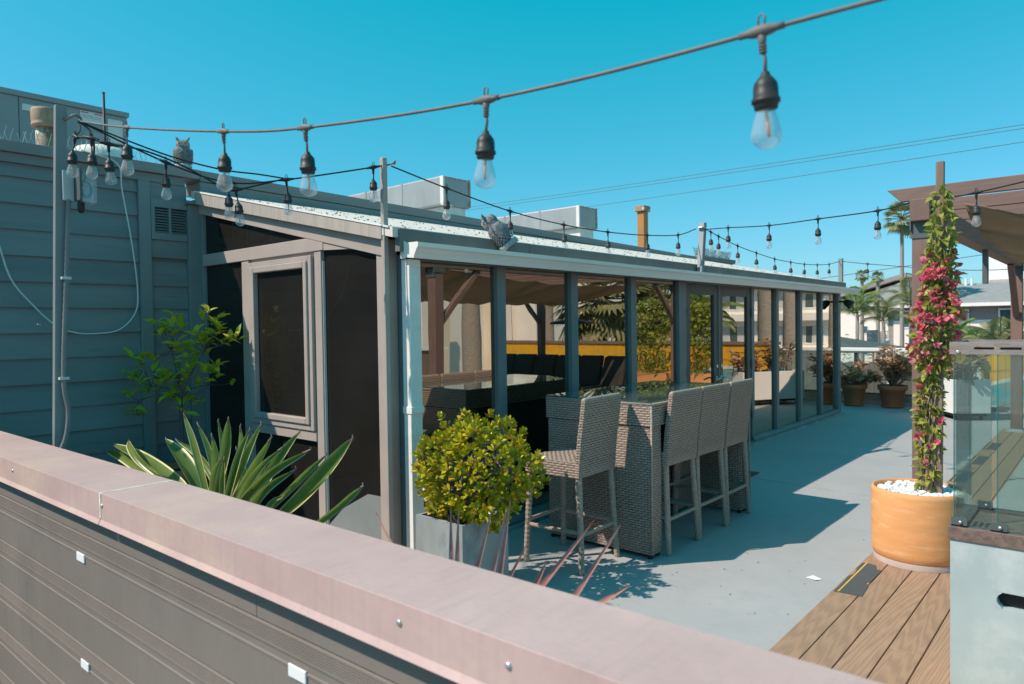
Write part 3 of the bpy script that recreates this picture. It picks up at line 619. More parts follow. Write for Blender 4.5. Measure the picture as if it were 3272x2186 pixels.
dpt = [(-3.78, 7.93, 2.79), (-3.377, 7.697, 2.749), (-2.742, 7.251, 2.666), (-2.125, 6.818, 2.621), (-1.52, 6.394, 2.579), (-1.17, 6.14, 2.585), (-.77, 5.88, 2.56), (.6, 5.0, 2.62), (2.2, 4.2, 2.75)]
string_light('black string light spanning the terrace from the tilted post to the pergola', dpt, [(dpt[i], 0, 0) for i in (1, 2, 3, 4, 6)])
fpt = [(-3.79, 13.46, 2.74), (-3.35, 13.4, 2.66), (-2.3, 13.2, 2.50), (-1.6, 13.1, 2.43), (-.9, 12.95, 2.43), (1, 12.7, 2.5)]
string_light('thin string light sagging from the far roof post behind the flowering vine', fpt, [(fpt[1], 0, 0), (fpt[3], 0, 0)])

# ------------------------------------------------------------------ things on the roofs
def duct(label, x, y, z0, z1, w, l):
    t = thing('roof_duct', label, 'duct', (x, y, 3.0), 'sheet metal ducts on the flat roof')
    part('duct_box', MB().box(x - l, x, y, y + w, z0, z1), 'duct', t, bevel=.025)
    part('duct_edge', MB().box(x - .07, x + .004, y - .004, y + .03, z0 + .02, z1 - .004).box(x - .05, x + .003, y - .002, y + .2, z0 - .003, z0 + .02), 'ductpaint', t, bevel=.004)
    part('duct_seam', MB().box(x + .001, x + .008, y + w - .05, y + w + .004, z0 + .02, z1 + .003), 'rustpipe', t)
    for i in range(3): part('duct_strap', MB().box(x - 1.0 - i * .95, x - .965 - i * .95, y - .006, y - .0005, z0 + .01, z1 + .004), 'duct', t)
    part('rust_patch', MB().box(x + .0015, x + .004, y + .05, y + w - .1, z1 - .035, z1 - .012), 'rustpipe', t)
    part('pedestal', B(x - 2.4, x - .04, y + .09, y + w - .07, 2.9, z0 - .001), 'ductpaint', t, bevel=.01)
    return t
duct('long sheet metal duct on the roof behind the corner post, nearer of two', -8.0, 7.70, 3.57, 4.03, .60, 4.0)
duct('second sheet metal duct farther along the roof beside the ochre pipe', -8.0, 11.34, 3.57, 4.0, .62, 4.0)
op = thing('vent_pipe', 'ochre vent pipe with square rusty cap on the far roof', 'vent pipe', (-8, 13.75, 2.9))
part('pipe', MB().box(-8.09, -7.91, 13.66, 13.85, 2.9, 4.13), 'orangepipe', op, bevel=.02)
part('cap', MB().box(-8.12, -7.88, 13.61, 13.90, 4.131, 4.26), 'rustpipe', op, bevel=.015)
vp = thing('roof_vent', 'rusty round vent with wide collar on the roof behind the left post', 'vent', (-7.3, 2.13, 2.9))
part('stack', MB().lathe((-7.3, 2.13, 2.9), [(.11, 0), (.11, .38), (.085, .42), (.085, .60)], 20), 'rustpipe', vp, True)
part('collar', MB().lathe((-7.3, 2.13, 3.50), [(.088, 0), (.115, .004), (.118, .03), (.112, .035), (.116, .05), (.118, .14), (.112, .165), (.09, .172)], 20), 'collar', vp, True)
dm = thing('turbine_vent', 'low pale domed vent on the roof beside the bird spikes', 'vent', (-7.6, 2.7, 2.9))
part('dome', MB().lathe((-7.6, 2.68, 3.1), [(.26, 0), (.27, .18), (.26, .30), (.21, .36), (.1, .39), (.001, .40)], 22), 'ductpaint', dm, True)
part('base', MB().lathe((-7.6, 2.68, 2.9), [(.30, 0), (.30, .20)], 22), 'rustpipe', dm)
an = thing('roof_mast', 'thin dark pipe mast standing on the roof in front of the grey unit', 'mast', (-8, 2.86, 2.9))
part('pole', MB().tube([(-8, 2.86, 2.9), (-8, 2.86, 4.14)], .013, 8), 'black', an, True)
part('cap', MB().lathe((-8, 2.86, 4.1405), [(.016, 0), (.016, .012)], 8), 'steel', an)
ac = thing('air_conditioner', 'large grey rooftop air unit with warning labels at the upper left', 'air conditioner', (-10.5, 2.5, 3.0))
part('casing', MB().box(-11.9, -10.5, -1.2, 2.765, 3.1, 4.64), 'ac', ac, bevel=.01)
part('casing', MB().box(-11.9, -10.503, 2.77, 4.05, 3.1, 4.64), 'ac', ac, bevel=.01)
part('top_lid', B(-11.95, -10.47, -1.22, 4.07, 4.641, 4.71), 'ac', ac, bevel=.012)
part('curb', B(-11.8, -10.6, -1.1, 3.95, 2.9, 3.099), 'rust', ac)
def yz(u): return u
part('label_plate', B(-10.499, -10.496, 2.80, 2.99, 4.48, 4.56), 'label', ac)
wl = part('warning_label', B(-10.502, -10.499, 3.46, 3.74, 4.48, 4.62), 'label', ac)
part('label_stripe', MB().box(-10.4988, -10.497, 3.47, 3.56, 4.595, 4.61).box(-10.4988, -10.497, 3.63, 3.73, 4.595, 4.61), 'labelred', wl)
part('label_print', MB().box(-10.4988, -10.497, 3.48, 3.58, 4.56, 4.567).box(-10.4988, -10.497, 3.48, 3.57, 4.535, 4.542).box(-10.4988, -10.497, 3.63, 3.72, 4.56, 4.567).box(-10.4988, -10.497, 3.63, 3.71, 4.535, 4.542).obox((-10.498, 3.60, 4.55), (.001, 0, 0), (0, .012, -.02), (0, .006, .004)), 'labelgrey', wl)
part('data_label', B(-10.502, -10.499, 3.80, 3.985, 4.26, 4.58), 'label', ac)
part('data_label', B(-10.502, -10.499, 3.83, 3.95, 4.0, 4.13), 'label', ac)
part('door_panel', B(-10.502, -10.4985, 3.50, 3.73, 3.95, 4.36), 'labelgrey', ac)
rb = thing('roof_curb', 'dark boxed roof curb with bird spikes near the far end of the roof', 'roof curb', (-6.9, 14.6, 2.86))
part('curb_box', B(-8.4, -6.66, 13.75, 15.42, 2.4, 2.99), 'trim', rb)
part('curb_cap', MB().prism([(-8.45, 13.62, 2.991), (-6.62, 13.62, 2.991), (-6.60, 13.62, 3.075), (-8.45, 13.62, 3.085)], (0, 1.84, 0)), 'trim', rb, bevel=.006)
for i in range(5):
    b = MB(); y0 = 13.7 + i * .35
    for k in range(5):
        y = y0 + k * .06
        for dx, dy in ((.06, .02), (-.05, -.02), (0, .03)): b.tube([(-6.72, y, 3.07), (-6.72 + dx, y + dy, 3.07 + R.uniform(.16, .2))], .005, 4)
    part('bird_spike_strip', b, 'steel', rb)

# ------------------------------------------------------------------ decoy owls
def owl(label, loc, rz, tilt, s):
    t = thing('owl_decoy', label, 'owl decoy', loc, 'plastic owl decoys on the roof edges')
    mt = Matrix.Rotation(rz, 4, 'Z') @ Matrix.Rotation(tilt, 4, 'X') @ Matrix.Scale(s, 4)
    def p(name, b, m, par=t, sm=True):
        b.xf(mt); o = put(name, b.mesh(name, M[m], sm), par); return o
    # upright body, flatter at the front (front is -Y)
    prof = [(.055, .03), (.075, .06), (.092, .11), (.098, .16), (.094, .205), (.082, .235), (.074, .25), (.078, .27), (.078, .29), (.068, .315), (.045, .333), (.001, .338)]
    b = MB().lathe((0, 0, 0), prof, 20); b.v = [(x, y * .82 + .02 * (z - .15), z) for x, y, z in b.v]
    body = p('body', b, 'owl')
    f = MB()
    for r in range(13):          # overlapping feathers over back and breast
        z = .07 + r * .0175; rad = .092 + .008 * math.sin((z - .05) * 15)
        if z > .2: rad -= (z - .2) * .5
        n = 16
        for k in range(n):
            a = (k + .5 * (r % 2)) * 2 * math.pi / n; c = V((math.cos(a) * rad, math.sin(a) * rad * .82 + .02 * (z - .15), z)); o = V((math.cos(a), math.sin(a), 0)); u = V((-math.sin(a), math.cos(a), 0))
            f.add([c + u * .014, c + o * .010 - V((0, 0, .012)) + u * .006, c + o * .009 - V((0, 0, .022)), c + o * .010 - V((0, 0, .012)) - u * .006, c - u * .014, c + V((0, 0, .006)) + o * .003], [(0, 1, 5), (1, 2, 5), (2, 3, 5), (3, 4, 5)])
    p('feathers', f, 'owl', t, False)['kind'] = 'stuff'
    for sx in (-1, 1):
        b = MB().ball((sx * .086, .012, .145), (.024, .052, .095), 10, 8, Matrix.Rotation(sx * .12, 3, 'Y')); p('wing', b, 'owl')
        b = MB().tube([(sx * .042, -.03, .31), (sx * .062, -.034, .345), (sx * .078, -.03, .372)], [.018, .014, .003], 8); p('ear_tuft', b, 'owl')
        b = MB().lathe((sx * .032, -.050, .287), [(.029, 0), (.029, .008), (.022, .014)], 14, (sx * .25, -1, 0)); d = p('eye_disc', b, 'owlpale')
        b = MB().ball((sx * .034, -.062, .287), (.015, .010, .015), 10, 8); p('eye', b, 'eye', d)
        b = MB().bar((sx * .008, -.07, .293), (sx * .06, -.055, .318), .02, .012); p('brow', b, 'owlpale', t, False)
        b = MB().ball((sx * .032, -.062, .035), (.024, .03, .018), 8, 6); p('foot', b, 'owlpale')
    p('beak', MB().lathe((0, -.060, .282), [(.012, 0), (.012, .01), (.007, .024), (.001, .034)], 8, (0, -.55, -.85)), 'owlpale')
    p('base', MB().lathe((0, 0, 0), [(.07, -.005), (.092, 0), (.098, .02), (.09, .045), (.06, .05)], 18), 'owlpale')
    p('base_hollow', MB().lathe((0, 0, -.0065), [(.066, 0), (.066, .001)], 18), 'black')
    return t
owl('upright grey owl decoy with orange eyes on the siding wall coping', (-6.74, 3.09, 3.205), math.radians(62), 0, .80)
owl('tipped owl decoy leaning on the white gutter above the glass wall', (-3.665, 4.25, 2.30), math.radians(-45), math.radians(38), .90)

# ------------------------------------------------------------------ wicker bar table and stools
def weave(mb, o, u, v, w, h, n, cw=.052, ch=.018, lift=.005):
    """flat strands going over and under: each tile bulges, every other row is shifted by half a tile"""
    o, u, v, n = V(o), V(u).normalized(), V(v).normalized(), V(n).normalized(); rows = max(1, round(h / ch)); ch = h / rows
    for r in range(rows):
        a = -(cw / 2 if r % 2 else 0)
        while a < w - 1e-4:
            x0, x1 = max(0, a + .0014), min(w, a + cw - .0014); a += cw
            if x1 - x0 < .006: continue
            y0, y1 = r * ch + .0017, (r + 1) * ch - .0017; q = .3 * (x1 - x0); jit = R.uniform(.75, 1.2) * lift; vs = []
            for x, k in ((x0, .15), (x0 + q, 1), (x1 - q, 1), (x1, .15)):
                for y, kk in ((y0, .55), ((y0 + y1) / 2, 1), (y1, .55)): vs.append(o + u * x + v * y + n * jit * k * kk)
            mb.add(vs, [(i * 3 + j, (i + 1) * 3 + j, (i + 1) * 3 + j + 1, i * 3 + j + 1) for i in range(3) for j in range(2)])
    return mb
def wovenbox(name, parent, x0, x1, y0, y1, z0, z1, faces='xXyYZ', ch=.018):
    k = part(name, B(x0, x1, y0, y1, z0, z1), 'wickerback', parent)
    b = MB()
    if 'y' in faces: weave(b, (x0, y0, z0), (1, 0, 0), (0, 0, 1), x1 - x0, z1 - z0, (0, -1, 0), ch=ch)
    if 'Y' in faces: weave(b, (x1, y1, z0), (-1, 0, 0), (0, 0, 1), x1 - x0, z1 - z0, (0, 1, 0), ch=ch)
    if 'X' in faces: weave(b, (x1, y0, z0), (0, 1, 0), (0, 0, 1), y1 - y0, z1 - z0, (1, 0, 0), ch=ch)
    if 'x' in faces: weave(b, (x0, y1, z0), (0, -1, 0), (0, 0, 1), y1 - y0, z1 - z0, (-1, 0, 0), ch=ch)
    if 'Z' in faces: weave(b, (x0, y0, z1), (1, 0, 0), (0, 1, 0), x1 - x0, y1 - y0, (0, 0, 1), ch=ch)
    part('weave', b, 'wicker', k, False, kind='stuff'); return k
bt = thing('bar_table', 'long grey wicker bar table with glass top beside the glass wall', 'bar table', (-2.97, 5.26, 0))
wovenbox('end_panel', bt, -3.43, -2.515, 4.41, 4.55, .03, .945, 'xXyY')
wovenbox('end_panel', bt, -3.43, -2.515, 5.97, 6.11, .03, .945, 'xXyY')
wovenbox('apron', bt, -3.44, -2.50, 4.395, 6.125, .95, 1.108, 'xXyY')
part('inner_panel', B(-3.38, -2.98, 4.551, 5.969, .03, .949), 'wickerback', bt)
wovenbox('shelf_panel', bt, -2.979, -2.96, 4.552, 5.968, .03, .948, 'X')
part('edge_braid', MB().tube([(-2.502, 4.397, 1.106), (-2.502, 6.12, 1.106)], .009, 8).tube([(-3.44, 4.397, 1.106), (-2.502, 4.397, 1.106)], .009, 8).tube([(-2.505, 4.4, .04), (-2.505, 4.4, 1.10)], .008, 8).tube([(-2.502, 6.122, .04), (-2.502, 6.122, 1.10)], .008, 8), 'wicker', bt, True)
part('glass_top', B(-3.455, -2.515, 4.415, 6.12, 1.1155, 1.1235), 'tableglass', bt, bevel=.001)
part('top_panel', B(-3.42, -2.52, 4.42, 6.10, 1.1085, 1.112), 'wickerback', bt)
tw = MB(); weave(tw, (-3.42, 4.42, 1.112), (0, 1, 0), (1, 0, 0), 1.68, .90, (0, 0, 1), lift=.002); part('top_weave', tw, 'wicker', bt, kind='stuff')
for x in (-3.41, -2.54):
    for y in (4.43, 4.53, 5.99, 6.09): part('foot', MB().lathe((x, y, 0), [(.018, 0), (.018, .031)], 10), 'black', bt)

def make_stool():
    """local: the back stands at +X, the sitter looks towards -X"""
    t = thing('bar_stool', '', 'bar stool', (0, 0, 0), 'wicker bar stools around the bar table')
    # curved back: lower part upright, upper part leaning out
    wd = .47; k = MB(); b = MB(); prof = [(.215, .66), (.222, .76), (.236, .90), (.255, 1.03), (.272, 1.165)]
    for (x0, z0), (x1, z1) in zip(prof, prof[1:]):
        for yy in (1,):
            k.hexa([(x0 - .035, -wd / 2, z0), (x0, -wd / 2, z0), (x0, wd / 2, z0), (x0 - .035, wd / 2, z0), (x1 - .035, -wd / 2, z1), (x1, -wd / 2, z1), (x1, wd / 2, z1), (x1 - .035, wd / 2, z1)])
        d = V((x1 - x0, 0, z1 - z0)); L = d.length; nn = V((d.z, 0, -d.x))
        weave(b, (x0 + .0005, -wd / 2, z0), (0, 1, 0), d, wd, L, nn)
        weave(b, (x0 - .0355, wd / 2, z0), (0, -1, 0), d, wd, L, -nn)
        weave(b, (x0 - .035, -wd / 2 - .0005, z0), (1, 0, 0), d, .035, L, (0, -1, 0), cw=.036); weave(b, (x0, wd / 2 + .0005, z0), (-1, 0, 0), d, .035, L, (0, 1, 0), cw=.036)
    bk = part('backrest', k, 'wickerback', t); part('weave', b, 'wicker', bk, kind='stuff')
    e = MB(); pts = [(.255, -wd / 2 + i * wd / 24, 1.17) for i in range(25)]; e.tube(pts, [.021 if i % 2 else .0175 for i in range(25)], 8); part('top_edge', e, 'wicker', bk, True)
    s = part('seat', B(-.24, .214, -.235, .235, .70, .745), 'wickerback', t)
    b = MB(); weave(b, (-.24, -.235, .7455), (0, 1, 0), (1, 0, 0), .47, .454, (0, 0, 1), cw=.052, ch=.02)
    for o, u, L, n in (((-.24, -.2355, .645), (1, 0, 0), .454, (0, -1, 0)), ((.2145, -.235, .645), (0, 1, 0), .47, (1, 0, 0)), ((.214, .2355, .645), (-1, 0, 0), .454, (0, 1, 0)), ((-.2405, .235, .645), (0, -1, 0), .47, (-1, 0, 0))): weave(b, o, u, (0, 0, 1), L, .10, n)
    part('weave', b, 'wicker', s, kind='stuff'); part('seat_rail', B(-.238, .212, -.233, .233, .646, .699), 'wickerback', s)
    legs = {}
    for sx, sy in ((-1, -1), (-1, 1), (1, -1), (1, 1)):
        tp = V((-.215 if sx < 0 else .19, sy * .205, .66)); ft = V((-.245 if sx < 0 else .225, sy * .232, .0)); legs[sx, sy] = (tp, ft)
        n = 40; pts = [ft.lerp(tp, i / n) for i in range(n + 1)]
        l = part('leg', MB().tube(pts, [(.0205 + .003 * i / n) * (1.07 if i % 2 else .95) for i in range(n + 1)], 10), 'wicker', t)
        part('foot', MB().lathe(ft - V((0, 0, .002)), [(.017, 0), (.017, .008)], 8), 'black', l)
    def at(k, z): tp, ft = legs[k]; return ft.lerp(tp, z / .66)
    for a, c, z in (((-1, -1), (-1, 1), .30), ((1, -1), (1, 1), .255), ((-1, -1), (1, -1), .27), ((-1, 1), (1, 1), .27)):
        p, q = at(a, z), at(c, z); n = 26
        part('rung', MB().tube([p.lerp(q, i / n) for i in range(n + 1)], [.0155 if i % 2 else .013 for i in range(n + 1)], 8), 'wicker', t)
    return t
st = make_stool(); st['label'] = 'wicker bar stool turned to the glass wall at the near end of the bar table'
st.location = (-2.965, 4.08, 0); st.rotation_euler = (0, 0, math.radians(2))
for y, l, r in ((4.795, 'wicker bar stool tucked under the long side of the bar table, nearest its front corner', 0), (5.295, 'middle of three wicker bar stools along the long side of the bar table', -1), (5.785, 'farthest wicker bar stool at the far end of the bar table side', 1)):
    c = copy_tree(st); c['label'] = l; c.location = (-2.69, y, 0); c.rotation_euler = (0, 0, math.radians(r))

# ------------------------------------------------------------------ jade plant in square planter
pl = thing('square_planter', 'square blue grey planter box under the round jade bush', 'planter', (-3.145, 3.145, 0))
x0, x1, y0, y1, zt = -3.35, -2.94, 2.94, 3.35, .50
part('box', MB().box(x0, x1, y0, y0 + .022, 0, zt).box(x0, x1, y1 - .022, y1, 0, zt).box(x0, x0 + .022, y0 + .0221, y1 - .0221, 0, zt).box(x1 - .022, x1, y0 + .0221, y1 - .0221, 0, zt), 'planter', pl)
part('soil', B(x0 + .0225, x1 - .0225, y0 + .0225, y1 - .0225, .01, zt - .05), 'soil', pl)
jp = thing('jade_bush', 'round jade bush with thick yellow green leaves in the square planter', 'bush', (-3.145, 3.145, .45))
ctr = V((-3.055, 3.20, .775)); br = MB(); tips = []
base = V((-3.15, 3.13, .45))
for i in range(7):
    a = i * .9 + R.uniform(-.2, .2); m1 = base + V((math.cos(a) * .08, math.sin(a) * .08, .17)); m2 = ctr + V((math.cos(a) * .2, math.sin(a) * .2, R.uniform(-.10, .08)))
    br.tube(smoothpts([base + V((math.cos(a) * .025, math.sin(a) * .025, -.02)), m1, m2], 5), [.036 - .0018 * k for k in range(11)], 8)
    for j in range(7):
        d = (m2 - ctr).normalized() * .5 + rnd_dir() * .9 + V((0, 0, .1)); e = ctr + V((d.normalized().x * .29, d.normalized().y * .29, d.normalized().z * .26))
        if e.z < .5: e.z = .52
        br.tube(smoothpts([m2, (m2 + e) / 2 + rnd_dir() * .04, e], 4), [.011 - .001 * k for k in range(9)], 6); tips.append(e)
part('trunk', br, 'jadebark', jp, True)
jl = [leaf(.058, .027, -.05, -.10, ((0, .25), (.3, .75), (.7, 1.0), (1, .12))), leaf(.050, .024, .05, .05, ((0, .3), (.35, .8), (.72, 1.), (1, .12)))]
for b in jl:       # thick leaves: close the underside
    n = len(b.v); b.v += [(x * .9, y, z - .006 - .001) for x, y, z in b.v]; b.f += [tuple(i + n for i in reversed(f)) for f in b.f]
ros = []
golden = math.pi * (3 - math.sqrt(5)); N = 300
for i in range(N):
    z = 1 - 2 * (i + .5) / N; r_ = math.sqrt(1 - z * z); a = golden * i; d = V((math.cos(a) * r_, math.sin(a) * r_, z)); q = R.uniform(.86, 1.08) * (1 + .13 * math.sin(a * 3 + z * 5) + .07 * math.sin(a * 7 - z * 4))
    ros.append((ctr + V((d.x * .365, d.y * .365, d.z * .32)) * q, d))
for i in range(40):
    d = rnd_dir(); ros.append((ctr + V((d.x, d.y, d.z * .9)) * R.uniform(.2, .3), d))
ms = []
for p, d in ros:
    if p.z < .455 or R.random() < .07: continue
    d = (d * .8 + rnd_dir() * .45 + V((0, 0, .45))).normalized(); s = R.uniform(.65, 1.05)
    a = d.orthogonal().normalized(); b = d.cross(a)
    for k in range(10):
        ph = k * 2.4; op = .35 + .085 * k; q = (d * math.cos(op) + (a * math.cos(ph) + b * math.sin(ph)) * math.sin(op)).normalized()
        ms.append(orient(p - d * .004 * k, q, R.uniform(-.5, .5), s * (.75 + .035 * k), d))
scatter(jp, 'leaf', jl, 'jadeleaf', ms)

# ------------------------------------------------------------------ lemon sapling
lx, ly = -6.15, 2.75
lt = thing('lemon_tree', 'young citrus tree with green and yellow leaves in the shade of the siding wall', 'tree', (lx, ly, 0))
lpot = thing('plant_pot', 'dark terracotta pot of the citrus tree hidden behind the parapet', 'pot', (lx, ly, 0))
part('pot', MB().lathe((lx, ly, 0), [(.16, 0), (.22, .42), (.25, .42), (.25, .5), (.22, .5), (.21, .44), (.001, .44)], 20), 'terradark', lpot, True)
part('soil', MB().lathe((lx, ly, .45), [(.208, 0), (.001, .01)], 16), 'soil', lpot)
tk = MB().tube(smoothpts([(lx, ly, .44), (lx, ly, .9), (lx - .01, ly, 1.25)], 5), [.024 - .0011 * k for k in range(11)], 8)
cl = [(-6.21, 2.69, 1.81), (-6.19, 2.71, 1.73), (-6.22, 2.68, 1.68), (-6.17, 2.73, 1.66), (-6.13, 2.78, 1.71), (-6.25, 2.66, 1.75), (-6.26, 2.65, 1.66), (-6.24, 2.67, 1.53), (-6.18, 2.72, 1.54), (-6.13, 2.77, 1.58), (-6.09, 2.81, 1.56), (-6.39, 2.52, 1.47), (-6.34, 2.57, 1.45), (-6.37, 2.54, 1.4), (-6.34, 2.57, 1.34), (-6.29, 2.62, 1.46), (-6.17, 2.74, 1.44), (-6.15, 2.76, 1.39), (-6.12, 2.78, 1.48), (-6.07, 2.84, 1.49), (-6.04, 2.86, 1.49), (-6.44, 2.47, 1.33), (-6.41, 2.5, 1.29), (-6.39, 2.52, 1.24), (-6.43, 2.47, 1.19), (-6.41, 2.49, 1.16), (-6.39, 2.51, 1.14), (-6.29, 2.62, 1.29), (-6.26, 2.65, 1.27), (-6.34, 2.57, 1.22), (-6.26, 2.65, 1.14), (-6.2, 2.7, 1.32), (-6.17, 2.73, 1.26), (-6.16, 2.74, 1.22), (-6.06, 2.84, 1.34), (-6.03, 2.88, 1.32), (-5.98, 2.92, 1.34), (-6.09, 2.82, 1.27), (-6.09, 2.81, 1.22), (-6.05, 2.85, 1.39), (-5.89, 3.01, 1.34), (-5.88, 3.02, 1.38), (-5.87, 3.03, 1.23), (-5.95, 2.96, 1.27), (-5.96, 2.94, 1.85), (-5.99, 2.91, 1.79), (-5.95, 2.95, 1.78), (-5.95, 2.95, 1.69), (-5.92, 2.98, 1.72), (-5.88, 3.02, 1.72), (-5.87, 3.03, 1.67), (-5.91, 2.99, 1.66), (-6.03, 2.88, 1.66), (-6.03, 2.87, 1.59), (-6.0, 2.9, 1.59), (-5.97, 2.93, 1.59), (-5.93, 2.97, 1.59), (-5.9, 3.0, 1.61), (-5.85, 3.05, 1.62), (-6.16, 2.75, 1.14), (-6.11, 2.79, 1.12), (-6.11, 2.8, 1.0), (-6.06, 2.84, 1.1), (-6.09, 2.81, 1.08), (-6.17, 2.73, 1.09), (-6.43, 2.48, 1.0), (-6.42, 2.49, 0.97), (-6.38, 2.53, 1.03)]
hubs = [(-6.2, 2.7, 1.5), (-6.33, 2.58, 1.2), (-6.0, 2.9, 1.5), (-5.99, 2.91, 1.2), (-6.16, 2.74, 1.3), (-6.41, 2.5, 1.08)]
for h in hubs: tk.tube(smoothpts([(lx, ly, 1.1), ((lx + h[0]) / 2, (ly + h[1]) / 2, (1.12 + h[2]) / 2 + .02), h], 5), [.0075 - .0004 * k for k in range(11)], 6)
ms = []
for c in cl:
    q = V(c) + V((R.uniform(-.08, .08), R.uniform(-.08, .08), 0)); q.x = max(q.x, -6.55); h = V(min(hubs, key=lambda h: (V(h) - q).length))
    tk.tube([h, (h + q) / 2 - V((0, 0, .02)), q - V((0, 0, .02))], [.003, .0025, .002], 5)
    for k in range(5):
        d = (V((R.uniform(-1, 1), R.uniform(-1, 1), R.uniform(-.25, 1.0))) + (q - h) * 1.2 + V((0, 0, .12))).normalized()
        ms.append(orient(q + V((R.uniform(-.015, .015), R.uniform(-.015, .015), -.02 + R.uniform(-.02, .02))), d, R.uniform(-.7, .7), R.uniform(.7, 1.05)))
part('trunk', tk, 'darkbark', lt, True)
scatter(lt, 'leaf', [leaf(.125, .054, .25, .2), leaf(.105, .046, .2, .35)], 'lemonleaf', ms)

# ------------------------------------------------------------------ broad leaved plant behind the parapet
sp = thing('broad_leaf_plant', 'clump of broad pointed green leaves with pale edges behind the parapet', 'plant', (-3.7, 1.95, 0))
spot = thing('plant_trough', 'low grey trough holding the broad leaved clump behind the parapet', 'planter', (-3.7, 1.95, 0))
part('trough', MB().box(-5.1, -2.9, 1.72, 2.2, 0, .32), 'planter', spot); part('soil', B(-5.08, -2.92, 1.74, 2.18, .3205, .33), 'soil', spot)
sl = [((-5.6, .81), (-5.03, .73)), ((-5.47, .87), (-4.52, .75)), ((-5.18, .92), (-4.8, .83)), ((-4.59, .99), (-4.2, .75)), ((-4.33, 1.17), (-4.13, .84)), ((-3.98, 1.07), (-4.04, .76)), ((-3.78, 1.18), (-3.9, .92)), ((-3.65, 1.15), (-3.8, .77)), ((-3.43, 1.18), (-3.73, .85)), ((-3.33, 1.12), (-3.76, .75)), ((-3.07, 1.17), (-3.48, .83)), ((-2.98, 1.09), (-3.48, .82)), ((-3.47, .92), (-3.64, .75)), ((-3.11, .98), (-3.4, .75)), ((-2.64, 1.18), (-3.22, .81)), ((-2.57, .97), (-2.98, .76)), ((-3.22, .83), (-3.29, .72)), ((-3.88, .94), (-3.94, .78)), ((-3.84, .95), (-3.89, .70)), ((-3.37, 1.0), (-3.48, .85)), ((-4.15, 1.12), (-4.02, .80)), ((-3.7, 1.02), (-3.72, .78)), ((-3.55, 1.14), (-3.76, .80)), ((-3.22, 1.08), (-3.55, .80)), ((-4.45, 1.0), (-4.12, .80)), ((-2.85, 1.08), (-3.35, .80)), ((-3.9, 1.16), (-3.93, .8))]
wid = [.11, .12, .07, .14, .065, .075, .085, .07, .065, .08, .08, .075, .10, .075, .11, .055, .05, .055, .045, .05, .055, .06, .06, .06, .06, .055, .05]
for i, ((tx, tz), (ex, ez)) in enumerate(sl):
    dx, dz = tx - ex, tz - ez; L = math.hypot(dx, dz); yo = R.uniform(-.10, .12)
    tip = V((tx, 1.95, tz)); bs_ = V((ex - dx / L * .28, 1.95 + yo * .3, max(.2, ez - dz / L * .28 - .05))); mid = V((ex, 1.95 + yo, ez))
    c = smoothpts([bs_, mid, V(((ex + tx) / 2, 1.95 + yo * .8, (ez + tz) / 2 + .02)), tip], 5)
    W = wid[i] * .36; vs = []; n = len(c); vn = (CAM - mid).normalized()
    for k, p in enumerate(c):
        t_ = (c[min(k + 1, n - 1)] - c[max(k - 1, 0)]).normalized(); sd = t_.cross(vn).normalized(); sd = (Matrix.Rotation(R.choice((-1, 1)) * .0 + (.5 if i % 2 else -.4), 3, t_) @ sd); nn = sd.cross(t_)
        f = k / (n - 1); wk = W * max(.03, math.sin(math.pi * min(1, .12 + f ** 1.1 * .88)) ** .7 if f < .98 else .04); q = wk * .75
        vs += [p - sd * wk + nn * q, p - sd * wk * .82 + nn * q * .76, p, p + sd * wk * .82 + nn * q * .76, p + sd * wk + nn * q]
    lf = MB(); rb = MB()
    lf.add(vs, [(k * 5 + j, k * 5 + j + 1, (k + 1) * 5 + j + 1, (k + 1) * 5 + j) for k in range(n - 1) for j in (1, 2)])
    l = part('leaf', lf, 'strel', sp, True)
    rb.add([v + (CAM - v).normalized() * .0015 for v in vs], [(k * 5 + j, k * 5 + j + 1, (k + 1) * 5 + j + 1, (k + 1) * 5 + j) for k in range(n - 1) for j in (0, 3)])
    part('leaf_edge', rb, 'strelrib', l, True)
    part('leaf_tip', MB().tube([c[-1] - (c[-1] - c[-3]) * .5, c[-1], c[-1] + V((R.uniform(-.012, .012), 0, .014))], [.006, .004, .001], 5), 'striptip', l, True)

# ------------------------------------------------------------------ red spiky plant
cp_ = thing('red_cordyline', 'thin red spiky leaves rising behind the parapet in front of the square planter', 'plant', (-1.5, 1.75, 0))
cpp = thing('small_pot', 'black pot of the red spiky plant behind the parapet', 'pot', (-1.5, 1.75, 0))
part('pot', MB().lathe((-1.5, 1.75, 0), [(.12, 0), (.17, .3), (.19, .3), (.19, .34), (.16, .34), (.001, .30)], 16), 'black', cpp, True)
cd_ = [((-1.8, 1.03), (-1.8, .85)), ((-1.58, 1.08), (-1.66, .85)), ((-1.55, 1.07), (-1.62, .84)), ((-1.5, 1.11), (-1.55, .85)), ((-1.44, .98), (-1.52, .85)), ((-1.36, .94), (-1.41, .85)), ((-1.2, 1.09), (-1.4, .85)), ((-1.11, 1.09), (-1.27, .85)), ((-1.05, .94), (-1.17, .85)), ((-2.25, .94), (-2.10, .78)), ((-1.77, 1.03), (-1.78, .84)), ((-.47, .83), (-.40, .70))]
